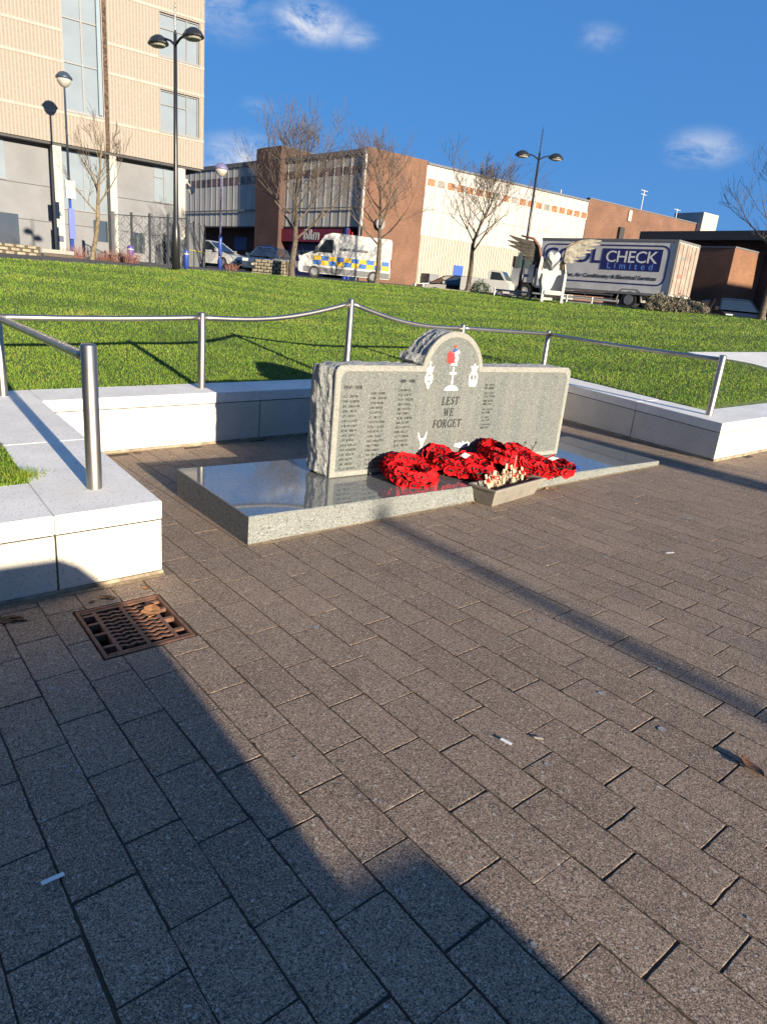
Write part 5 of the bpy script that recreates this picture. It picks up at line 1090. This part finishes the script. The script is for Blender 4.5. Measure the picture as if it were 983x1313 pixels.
def car(loc, rz, L, Wd, Hh, m_, label, kind='hatch', pitch=0):
    t = thing('parked_car', loc, label, 'car', rz); hw = Wd/2; belt = Hh*.62; b = MB()
    f, r_ = L/2, -L/2
    prof = [(r_, .32), (r_-.02, .7), (r_+.08, belt), (r_+.15, belt+.02), (f-L*.27, belt+.02), (f-.25, belt-.16), (f-.03, .62), (f, .35), (f-.1, .2), (r_+.1, .2)]
    prof = fillet(prof, .09, 3); n = len(prof)
    b.add([(x, hw-.035, z) for x, z in prof]+[(x, hw-.0, max(.22, min(z, belt-.06))) for x, z in prof]+[(x, -hw, max(.22, min(z, belt-.06))) for x, z in prof]+[(x, -hw+.035, z) for x, z in prof], [tuple(range(n))]+[(i+k*n, (i+1) % n+k*n, (i+1) % n+(k+1)*n, i+(k+1)*n) for k in range(3) for i in range(n)]+[tuple(range(4*n-1, 3*n-1, -1))]); b.build('body', m_, t, smooth=False)
    g0, g1 = r_+.1, f-L*.26; t0, t1 = (r_+.38, f-L*.46) if kind == 'hatch' else (r_+.3, f-L*.44); gw, tw = hw-.05, hw-.24
    P = [(g0, -gw, belt), (g1, -gw, belt), (g1, gw, belt), (g0, gw, belt), (t0, -tw, Hh-.06), (t1, -tw, Hh-.06), (t1, tw, Hh-.06), (t0, tw, Hh-.06)]
    b = MB(); b.hexa(P); b.build('windows', glassv, t)
    b = MB(); b.hexa([(t0-.05, -tw-.02, Hh-.075), (t1+.06, -tw-.02, Hh-.075), (t1+.06, tw+.02, Hh-.075), (t0-.05, tw+.02, Hh-.075), (t0+.08, -tw+.1, Hh), (t1-.1, -tw+.1, Hh), (t1-.1, tw-.1, Hh), (t0+.08, tw-.1, Hh)])
    for s_ in (-1, 1):
        for (xa, xb) in ((g0, t0), (g1, t1), ((g0+g1)/2-.1, (t0+t1)/2-.1), (g0+.55, t0+.35)): b.tube([(xa, s_*gw, belt-.01), (xb, s_*tw, Hh-.06)], .035, 5)
    b.build('roof', m_, t)
    wheels(t, (f-.82, r_+.78), hw, .32)
    for s_ in (-1, 1):
        b = MB(); b.box(f-.10, s_*(hw-.2)-.16, .58, f-.008, s_*(hw-.2)+.16, .74); b.build('headlight', headl, t); b = MB(); b.box(r_-.03, s_*(hw-.14)-.1, .7, r_+.06, s_*(hw-.14)+.1, .92); b.build('tail_light', redl, t); b = MB(); b.box(f-L*.30, s_*(hw+.1)-.08, belt-.02, f-L*.30+.14, s_*(hw+.1)+.08, belt+.13); b.build('mirror', m_, t)
    b = MB(); b.box(f-.02, -hw*.55, .36, f+.006, hw*.55, .55); b.build('grille', darkp, t); b = MB(); b.box(f+.008, -.26, .4, f+.016, .26, .5); b.build('number_plate', wm, t)
    return t
wp = mat('white_car_paint', (.48, .48, .46), .25, 0, .04, coat=.5); dkp = mat('dark_blue_car_paint', (.03, .05, .085), .25, 0, .1, coat=.25); blp = mat('black_car_paint', (.012, .012, .014), .25, 0, .1, coat=.25)
p = at(274, 342.5, 47); car(p, R(-60), 4.2, 1.8, 1.55, wp, 'white car parked nose forward beneath the panelled store wall beside the lilac lamp')
p = at(343, 349, 43); car(p-Vector((0, 0, .1)), R(222), 3.9, 1.7, 1.5, dkp, 'dark blue car parked behind the low stone block bench')
p = at(577, 371, 45); car(p-Vector((0, 0, .6)), R(160), 4.4, 1.85, 1.45, blp, 'dark brown car parked beside the white store wall behind the bare tree')
p = at(936, 410, 39); car(p-Vector((0, 0, .5)), R(222), 4.4, 1.85, 1.5, blp, 'black car parked beside the low brick building past the dry bushes')
p = at(905, 409, 41); car(p-Vector((0, 0, .35)), R(100), 4.0, 1.75, 1.3, mat('dark_red_car_paint', (.06, .01, .012), .3, coat=1), 'dark red car mostly hidden between the truck and the low brick building')
# police van
def police_van():
    f0, r0 = at(384, 353, 46), at(497, 360, 46); c = (f0+r0)/2; hd = math.atan2(f0.y-r0.y, f0.x-r0.x); L, hw, Hh = 5.75, .98, 2.72
    t = thing('police_van', (c.x, c.y, c.z-.16), 'white high roofed police van with yellow and blue checks parked outside the store', 'van', hd); f = L/2
    paint = mat('white_van_paint', (.46, .455, .43), .35, 0, .05, 1, coat=.3)
    prof = fillet([(-f, .45), (-f, 2.5), (-f+.1, 2.66), (f-2.0, Hh), (f-1.55, 2.55), (f-.95, 1.62), (f-.18, 1.25), (f, .85), (f, .4), (f-.1, .28), (-f+.05, .28)], .1, 3); n = len(prof)
    w = lambda z: hw if z < 1.3 else hw-(z-1.3)*.10
    b = MB(); b.add([(x, w(z), z) for x, z in prof]+[(x, -w(z), z) for x, z in prof], [tuple(range(n)), tuple(range(2*n-1, n-1, -1))]+[(i, i+n, (i+1) % n+n, (i+1) % n) for i in range(n)]); b.build('body', paint, t)
    b = MB(); y1 = w(1.7); y2 = w(2.4); b.hexa([(f-1.01, -y1+.05, 1.72), (f-.99, -y1+.05, 1.70), (f-.99, y1-.05, 1.70), (f-1.01, y1-.05, 1.72), (f-1.5, -y2+.08, 2.46), (f-1.46, -y2+.08, 2.47), (f-1.46, y2-.08, 2.47), (f-1.5, y2-.08, 2.46)]); b.build('windscreen', glassv, t)
    for s_ in (-1, 1):
        yy = lambda z, e=.008: s_*(w(z)+e)
        b = MB(); pts = [(f-1.2, 1.55), (f-1.15, 1.62), (f-1.62, 2.3), (f-2.1, 2.3), (f-2.1, 1.55)]; b.add([(x, yy(z), z) for x, z in pts]+[(x, yy(z, -.05), z) for x, z in pts], [tuple(range(5)), tuple(range(9, 4, -1))]+[(i, i+5, (i+1) % 5+5, (i+1) % 5) for i in range(5)]); b.build('side_window', glassv, t)
        # checks
        b = MB(); nq = 10; x0 = -f+.12; step = (L-1.05)/nq
        for i in range(nq):
            for r_ in range(2):
                za, zb2 = (.80, 1.06) if r_ == 0 else (1.062, 1.32); xa = x0+i*step; mi = (i+r_) % 2
                b.add([(xa, yy(za), za), (xa+step-.002, yy(za), za), (xa+step-.002, yy(zb2), zb2), (xa, yy(zb2), zb2)], [(0, 1, 2, 3)], mi)
        b.build('checks', [mat('yellow_vinyl', (.62, .40, .02), .5), mat('blue_vinyl', (.03, .13, .42), .5)], t)
        b = MB(); b.add([(-f+.05, yy(.5), .32), (f-.3, yy(.5), .32), (f-.3, yy(.5), .66), (-f+.05, yy(.5), .66)], [(0, 1, 2, 3)]); b.build('lower_trim', mat('grey_trim', (.13, .13, .135), .6), t)
        b = MB(); b.add([(x, yy(z, .009), z) for x, z in ((f-1.25, 1.35), (f-1.25, 2.1), (f-1.24, 2.1), (f-1.24, 1.35))], [(0, 1, 2, 3)]); b.add([(x, yy(z, .009), z) for x, z in ((f-2.2, .7), (f-2.2, 2.2), (f-2.19, 2.2), (f-2.19, .7))], [(0, 1, 2, 3)]); b.build('door_seam', darkp, t)
        b = MB(); b.box(f-1.2, s_*(hw+.16)-.1, 1.5, f-1.02, s_*(hw+.16)+.1, 1.85); b.build('mirror', darkp, t)
        b = MB(); b.box(f-.16, s_*(hw-.22)-.14, 1.0, f-.02, s_*(hw-.22)+.14, 1.24); b.build('headlight', headl, t); b = MB(); b.box(-f-.015, s_*(hw-.09)-.07, 1.0, -f+.02, s_*(hw-.09)+.07, 1.5); b.build('tail_light', redl, t)
    q = random.Random(2); b = MB(); x = f-2.5
    for i in range(16):
        if i in (6, 9): x -= .09; continue
        z0_ = 1.74; k = q.choice((0, 1, 2)); hh = .15
        for (a0, a1, c0, c1) in ((0, .022, 0, hh), (0, .085, (0, .07, .13)[k], (0, .07, .13)[k]+.022), (.063, .085, 0, hh)): b.add([(x-a0, w(1.8)+.01, z0_+c0), (x-a1, w(1.8)+.01, z0_+c0), (x-a1, w(1.8)+.006, z0_+c1), (x-a0, w(1.8)+.006, z0_+c1)], [(0, 1, 2, 3)])
        x -= .115
    b.build('faint_lettering', darkp, t)
    b = MB(); b.box(f-.08, -hw+.08, .3, f+.04, hw-.08, .62); b.build('bumper', darkp, t); b = MB(); b.box(f-.07, -.42, .75, f+.012, .42, 1.05); b.build('grille', darkp, t)
    wheels(t, (f-1.0, -f+1.05), hw, .36)
police_van()
# small white van behind the bare tree
def small_van():
    p = at(622, 379.5, 43); t = thing('white_pickup_van', p-Vector((0, 0, .1)), 'white flatbed van parked between the dark green bush and the truck cab', 'van', R(-64)); t.scale = (.64, .64, .8); b = MB(); paint = MATS['white_van_paint']
    prof = fillet([(-2.3, .4), (-2.3, 1.35), (.3, 1.35), (.32, 1.9), (.6, 2.0), (1.5, 1.95), (2.1, 1.25), (2.45, 1.0), (2.5, .4)], .08, 3); n = len(prof); b.add([(x, .9, z) for x, z in prof]+[(x, -.9, z) for x, z in prof], [tuple(range(n)), tuple(range(2*n-1, n-1, -1))]+[(i, i+n, (i+1) % n+n, (i+1) % n) for i in range(n)]); b.build('body', paint, t)
    for s_ in (-1, 1):
        b = MB(); b.prism([(.55, 1.3), (.6, 1.85), (1.4, 1.82), (1.9, 1.3)], s_*.905-.01, s_*.905+.01, 'y'); b.build('side_window', glassv, t)
    b = MB(); b.hexa([(2.0, -.8, 1.36), (2.09, -.8, 1.33), (2.09, .8, 1.33), (2.0, .8, 1.36), (1.45, -.75, 1.92), (1.53, -.75, 1.92), (1.53, .75, 1.92), (1.45, .75, 1.92)]); b.build('windscreen', mat('teal_glass', (.025, .06, .07), .15), t); b = MB(); b.box(2.46, -.8, .45, 2.53, .8, .62); b.build('bumper', darkp, t); wheels(t, (1.6, -1.5), .9, .33)
small_van()
# ---------------------------------------------------------------- box truck
TRK = at(871, 307.3, 38); TZ = 2.0
def truck():
    rz = R(95.5); t = thing('box_truck', (TRK.x, TRK.y, TZ), 'grey white box truck with a blue lettered side parked behind the winged chair', 'truck', rz)
    # local x forward, y left (visible side is y = 0); rear face at x = 0
    top = TRK.z-TZ; bot = top-2.62; Lb = 7.95; Wb = 2.45; boxm = mat('dirty_white_box', (.62, .61, .59), .6, 0, .2, 1.2, col2=(.50, .48, .45)); edge = mat('grey_box_edge', (.19, .19, .19), .5, .2)
    b = MB(); b.box(0.03, -Wb+.02, bot, Lb, -.02, top-.02); bx = b.build('cargo_box', boxm, t)
    b = MB(); b.box(0, -Wb, top-.1, Lb+.01, .02, top); b.box(0, -.1, bot, .12, .022, top-.101); b.box(0, -Wb, bot, .12, -Wb+.1, top-.101); b.box(0, -.05, bot-.06, Lb, .021, bot+.06); b.build('box_edge', edge, bx)
    b = MB(); b.box(-.03, -Wb+.12, bot+.08, .029, -Wb/2-.02, top-.14); b.box(-.03, -Wb/2+.02, bot+.08, .029, -.12, top-.14); b.build('rear_door', mat('dirty_rear_door', (.34, .27, .215), .7, 0, .35, 1.6, col2=(.23, .15, .115)), bx)
    b = MB()
    for y in (-.5, -.95, -1.5, -1.95): b.tube([(-.05, y, bot+.1), (-.05, y, top-.16)], .02, 5)
    b.build('lock_rod', edge, bx)
    b = MB(); b.box(-.035, -1.0, top-.9, -.031, -.55, top-.75); b.box(-.035, -1.05, top-1.75, -.031, -.4, top-1.55, 1); b.build('rear_notice', [mat('faded_notice', (.2, .2, .18), .7), mat('faded_red_notice', (.35, .15, .11), .7)], bx)
    nv = mat('truck_navy', (.012, .02, .13), .5); wt = mat('truck_white_lettering', (.75, .75, .75), .5); lb = mat('truck_light_blue', (.12, .25, .7), .5)
    Lf = lambda s: Lb-s   # distance from the front edge of the box
    # rounded frame
    def rr(x0, x1, z0, z1, r_): return fillet([(x0, z0), (x1, z0), (x1, z1), (x0, z1)], r_, 5)
    o1 = rr(.35, Lb-.18, bot+.42, top-.28, .45); o2 = rr(.42, Lb-.25, bot+.49, top-.35, .38); n = len(o1); b = MB()
    b.add([(x, -.012, z) for x, z in o1]+[(x, -.012, z) for x, z in o2], [(i, (i+1) % n, (i+1) % n+n, i+n) for i in range(n)]); b.build('border_line', nv, bx, fix=False)
    zn0, zn1 = bot+1.10, top-.47; xn0, xn1 = .72, 4.05
    b = MB(); b.box(xn0, -.013, zn0, xn1, -.009, zn1); b.build('navy_panel', nv, bx)
    rot = (R(90), 0, math.pi)
    text_mesh('lettering', 'CHECK', .80, wt, bx, ((xn0+xn1)/2, -.004, zn1-.42), rot, .002, 0, 'CENTER', .95, 1.13, .004)
    text_mesh('lettering', 'Limited', .44, lb, bx, ((xn0+xn1)/2, -.004, zn0+.2), rot, .002, 0, 'CENTER', 1.75, 1.12, .004)
    text_mesh('lettering', 'COOL', .98, nv, bx, ((xn1+Lb-.35)/2+.05, -.008, zn1-.42), rot, .002, 0, 'CENTER', 1.0, 1.28, .02)
    text_mesh('lettering', 'Refrigeration, Air Conditioning & Electrical Services', .275, mat('truck_black_lettering', (.02, .02, .03), .6), bx, ((.6+Lb-.5)/2, -.008, bot+.76), rot, .002, .2, 'CENTER', 1.0, 1.12, .006)
    ch = mat('chassis_black', (.02, .02, .02), .7); b = MB(); b.box(.1, -1.75, .5, Lb+1.9, -.7, bot-.061); b.build('chassis', ch, t)
    b = MB(); 
    for z in (.38, .62, .86): b.box(3.0, -.07, z-.04, 6.4, -.03, z+.04) if z < bot else None
    for x in (3.1, 4.7, 6.3): b.box(x-.03, -.1, .34, x+.03, -.071, bot)
    b.build('side_guard', mat('side_guard_metal', (.22, .22, .22), .5, .3), t)
    b = MB(); b.prism([(1.35, .35), (1.45, .82), (1.7, .98), (2.5, .98), (2.7, .82), (2.8, .35), (2.76, .35), (2.66, .79), (2.48, .93), (1.72, .93), (1.5, .79), (1.4, .35)], -.55, -.01, 'y'); b.build('mudguard', mat('mudguard_grey', (.25, .24, .22), .6), t)
    for x in (2.08, Lb+.75):
        for y in (-.3, -Wb+.3):
            b = MB(); r_ = .44; poly = [(x+math.cos(a)*r_, r_+math.sin(a)*r_) for a in [2*math.pi*i/22 for i in range(22)]]; s0, s1 = (y-.25, y+.28); b.prism(poly, s0, s1, 'y'); w_ = b.build('wheel', tyre, t, bevel=.02); b = MB(); b.disc((x, y+.29, r_), .25, 'y', 14, 0, .02); b.build('rim', rim, w_)
    cabp = mat('cab_white', (.52, .51, .48), .4, 0, .15, 2); x0 = Lb+.15
    prof = fillet([(x0, .75), (x0, 2.75), (x0+.2, 2.92), (x0+1.3, 2.85), (x0+1.75, 1.75), (x0+1.85, .9), (x0+1.8, .45), (x0+1.35, .45), (x0+1.1, .95), (x0+.25, .95), (x0+.05, .75)], .08, 3); n = len(prof)
    b = MB(); b.prism(prof, -Wb+.12, -.12, 'y'); cb = b.build('cab', cabp, t)
    b = MB(); b.prism([(x0+.45, 1.72), (x0+.5, 2.6), (x0+1.28, 2.55), (x0+1.62, 1.72)], -.125, -.105, 'y'); b.build('side_window', mat('green_tinted_glass', (.13, .2, .17), .1, spec=1), cb)
    b = MB(); b.box(x0+1.45, -.13, 1.75, x0+1.62, .12, 2.35); b.build('mirror', darkp, cb)
    b = MB(); b.box(x0+1.82, -Wb+.3, .5, x0+1.92, -.3, .85); b.build('bumper', darkp, cb); b = MB(); b.box(x0+.55, -.118, 1.25, x0+1.1, -.104, 1.4); b.build('cab_marking', nv, cb)
truck()
# ---------------------------------------------------------------- winged chair sculpture
def sculpture():
    C0 = at(709, 387, 29); C0.z -= .05; view = Vector((C0.x, C0.y, 0)).normalized(); rt = Vector((view.y, -view.x, 0)); rz = math.atan2(rt.y, rt.x)
    t = thing('winged_chair_sculpture', C0, 'white sculpted high backed chair with a heart on top and two metal feathered wings', 'sculpture', rz); L = lambda px, py: ((at(px, py, 29)-C0).dot(rt), (at(px, py, 29)-C0).z)
    wh = mat('white_mosaic', (.50, .49, .455), .7, 0, .25, 9, .8, 30, col2=(.45, .44, .41)); b = MB()
    back = [L(693, 384), L(689, 350), L(694, 328), L(699, 332), L(708, 346), L(717, 337), L(724, 331), L(726, 350), L(719, 386)]
    bk = fillet(back, .06, 3); inner = [((x-.0)*.72, z*.86+.12) for x, z in bk]; n = len(bk)
    b.add([(x, -.08, z) for x, z in bk]+[(x*.86, -.08, .1+z*.90) for x, z in bk]+[(x*.84, .05, .11+z*.89) for x, z in bk]+[(x, .16, z) for x, z in bk], [(i+k*n, (i+1) % n+k*n, (i+1) % n+(k+1)*n, i+(k+1)*n) for k in range(2) for i in range(n)]+[tuple(range(2*n, 3*n))]+[tuple(range(4*n-1, 3*n-1, -1))]+[(i, i+3*n, (i+1) % n+3*n, (i+1) % n) for i in range(n)]); b.build('chair_back', wh, t)
    b = MB(); b.prism(fillet([(-.405, .30), (.245, .30), (.245, .46), (-.405, .46)], .05, 3), -.40, -.081, 'y'); b.build('seat', wh, t)
    for xa_ in (-.46, .30): 
        b = MB(); b.prism(fillet([(-.36, .0), (-.085, .0), (-.085, 1.15), (-.2, 1.1), (-.3, .72), (-.36, .62)], .06, 3), xa_-.05, xa_+.05, 'x'); b.build('chair_arm', wh, t, bevel=.02)
    hx, hz_ = L(709, 331.5); b = MB(); heart = []
    for i in range(28):
        a = 2*math.pi*i/28; heart.append((hx+.019*16*math.sin(a)**3*.85, hz_+.019*(13*math.cos(a)-5*math.cos(2*a)-2*math.cos(3*a)-math.cos(4*a))*1.05))
    n = 28; cxh, czh = hx, hz_; ly = [(1, -.06), (.92, -.14), (.6, -.2), (.0, -.22)]; vs = []
    for k, y in [(1, .05)]+ly[:3]: vs += [(cxh+(x-cxh)*k, y-.08, czh+(z-czh)*k) for x, z in heart]
    b.add(vs, [(i+k*n, (i+1) % n+k*n, (i+1) % n+(k+1)*n, i+(k+1)*n) for k in range(3) for i in range(n)]+[tuple(range(3*n, 4*n)), tuple(range(n-1, -1, -1))]); b.build('heart', mat('pale_grey_heart', (.55, .54, .51), .6, 0, .15, 5), t, smooth=False)
    fd = mat('dark_feather_metal', (.11, .095, .08), .45, .4, .4, 6); fg = mat('brass_feather_metal', (.48, .44, .35), .4, .35, .4, 6); edge_ = mat('rust_red_wing_edge', (.16, .07, .05), .6)
    def feather(p0, p1, w_, m_, y, name='feather'):
        (x0, z0), (x1, z1) = p0, p1; dx, dz = x1-x0, z1-z0; l = math.hypot(dx, dz); nx, nz_ = -dz/l, dx/l; b = MB(); up = []; lo = []
        for i in range(8): u_ = i/7; ww = w_*.5*math.sin(math.pi*(.18+.8*u_))**.7; sg = .06*l*math.sin(math.pi*u_); up.append((x0+dx*u_+nx*(ww+sg), z0+dz*u_+nz_*(ww+sg))); lo.append((x0+dx*u_-nx*(ww-sg), z0+dz*u_-nz_*(ww-sg)))
        b.prism(up+lo[::-1], y-.012, y+.012, 'y'); return b.build(name, m_, t)
    sh = L(693, 322)
    for i, (a, c) in enumerate((((690, 312), (652, 301)), ((691, 315), (650, 307.5)), ((691, 318), (651, 313.5)), ((691, 322), (661, 318)), ((692, 325), (664, 324)), ((692, 328), (670, 331)), ((692, 332), (678, 338)), ((693, 336), (684, 343)))): feather(L(*a), L(*c), .17, fd, .02+.03*i)
    b = MB(); b.tube([(L(*q)[0], 0, L(*q)[1]) for q in ((694, 346), (693, 330), (691, 316), (684, 306), (668, 302))], [.05, .06, .06, .05, .03], 8); b.build('wing_frame', edge_, t, smooth=True)
    for i, (a, c) in enumerate((((727, 317), (771, 309)), ((726, 320), (769, 314)), ((725, 323), (762, 319)), ((724, 326), (757, 324)), ((724, 329), (750, 328)), ((723, 332), (742, 333)), ((723, 335), (735, 337)))): feather(L(*a), L(*c), .17, fg, -.02-.03*i)
    b = MB(); b.tube([(L(*q)[0], 0, L(*q)[1]) for q in ((721, 346), (722, 332), (727, 318), (738, 311), (755, 309))], [.05, .055, .055, .045, .03], 8); b.build('wing_frame', mat('brown_wing_edge', (.2, .12, .07), .6), t, smooth=True)
    b = MB(); x, z = L(687, 336); b.tube([(L(681.5, 366)[0], .1, 0), (x, .1, z)], .045, 6); b.build('wing_post', black, t)
    b = MB()
    for x in (-.42, .36): b.box(x-.04, -.3, -.4, x+.04, -.2, .1)
    b.build('stand', mat('grey_steel_stand', (.12, .12, .12), .5), t)
sculpture()
# ---------------------------------------------------------------- low rail and kerb along the far lawn edge
R0, R1 = at(633, 378, 30.5), at(790, 394, 30); t = thing('trip_rail', R0, 'low grey metal rail along the far lawn edge in front of the truck', 'rail'); b = MB(); D_ = R1-R0; b.tube([Vector((0, 0, .22)), D_+Vector((0, 0, .22))], .035, 8); b.build('rail', mat('galvanised_metal', (.28, .28, .28), .45, .4), t)
for k in range(6): b = MB(); p = D_*(k/5); b.tube([p+Vector((0, 0, -.3)), p+Vector((0, 0, .30))], .04, 8); b.build('post', MATS['galvanised_metal'], t)
def kerb():
    b = MB(); seg = []
    for px in range(560, 960, 8):
        py = np.interp(px, [q[0] for q in RF], [q[1] for q in RF]); d = np.interp(px, [q[0] for q in RF], [q[2] for q in RF]); p = at(px, py, d); seg.append(p)
    for i, (p, q_) in enumerate(zip(seg, seg[1:])):
        if (i*7) % 5 == 0: continue
        n = Vector((p.x, p.y, 0)).normalized()*.3; b.hexa([p+Vector((0, 0, -.2)), q_+Vector((0, 0, -.2)), q_+n+Vector((0, 0, -.2)), p+n+Vector((0, 0, -.2)), p+Vector((0, 0, .035)), q_+Vector((0, 0, .035)), q_+n+Vector((0, 0, .035)), p+n+Vector((0, 0, .035))])
    tag(b.build('kerb', mat('pale_kerb', (.36, .35, .32), .85)), kind='structure')
kerb()
# ---------------------------------------------------------------- unseen casters added behind the camera to throw the long shadows
pw = thing('stepped_shadow_caster', (0, -3.25, gz(0, -3)), 'added stepped shadow pier standing on the forecourt behind the viewer', 'caster'); b = MB()
b.prism([(-3.2, -.2), (1.20, -.2), (1.20, .78), (1.14, .835), (.85, .835), (.85, 1.24), (.78, 1.36), (.68, 1.47), (.58, 1.53), (-3.2, 1.56)], 0, .45, 'y'); b.build('caster_body', white, pw)  # unseen block, outline shaped to throw the stepped foreground shadow
def plain_post(x, y, hh, r_, label):  # unseen posts sized to throw the soft shadow bands on the paving
    t = thing('street_lamp', (x, y, gz(x, y)), label, 'street lamp'); b = MB(); b.lathe([(r_*1.2, 0), (r_, 1), (r_*.8, hh)], 12); b.build('pole', black, t); b = MB(); b.lathe([(.09, 0), (.09, .05), (.03, .08)], 12, (0, 0, hh)); b.build('lamp_head', black, t)
plain_post(2.47, -18, 4.4, .075, 'short black lamp post behind the viewer throwing a thin shadow')
plain_post(2.95, -23, 4.7, .17, 'unseen thick black post added furthest behind the viewer to throw a soft shadow')
t = thing('shadow_pillar', (6.75, -13, gz(6.75, -13)), 'unseen square pillar added behind the viewer to throw a shadow by the far wall', 'pillar'); b = MB(); b.box(-.2, -.2, -.2, .2, .2, 3.9); b.build('shaft', white, t); b = MB(); b.box(-.26, -.26, 3.902, .26, .26, 4.05); b.build('cap', wcope, t)  # unseen, added to throw the shadow band near the wall corner

def back_block(x0, y0, x1, y1, hh, label, m_):  # unseen masses; the two behind the camera are added to cut sky fill
    t = thing('unseen_town_building', (x0, y0, -.8), label, 'building'); b = MB(); b.box(0, 0, 0, x1-x0, y1-y0, hh); b.build('wall', m_, t); b = MB(); b.box(-.2, -.2, hh+.002, x1-x0+.2, y1-y0+.2, hh+.35); b.build('roof_edge', roofedge, t)
    n = int((x1-x0)/4)
    for i in range(n):
        for k in range(max(1, int(hh/3.6)-1)):
            xx = 1.4+i*4; zz = 3.6+k*3.4; fr = MB(); fr.box(xx, y1-y0+.001, zz, xx+1.6, y1-y0+.06, zz+1.7); f_ = fr.build('window', frame_m, t); g = MB(); g.box(xx+.08, y1-y0+.061, zz+.08, xx+1.52, y1-y0+.07, zz+1.62); g.build('pane', gl_dark, f_)
back_block(-46, -34, -7, -9, 22, 'unseen tall dark brick building added behind the viewer to cut sky light, drain side', brickd)
back_block(36, -34, 66, -12, 10.9, 'unseen lower brown brick building added behind the viewer to cut sky light, path side', brick)
back_block(-60, 2, -22, 30, 16, 'dark brick town building out past the end of the stone bench', brickd)
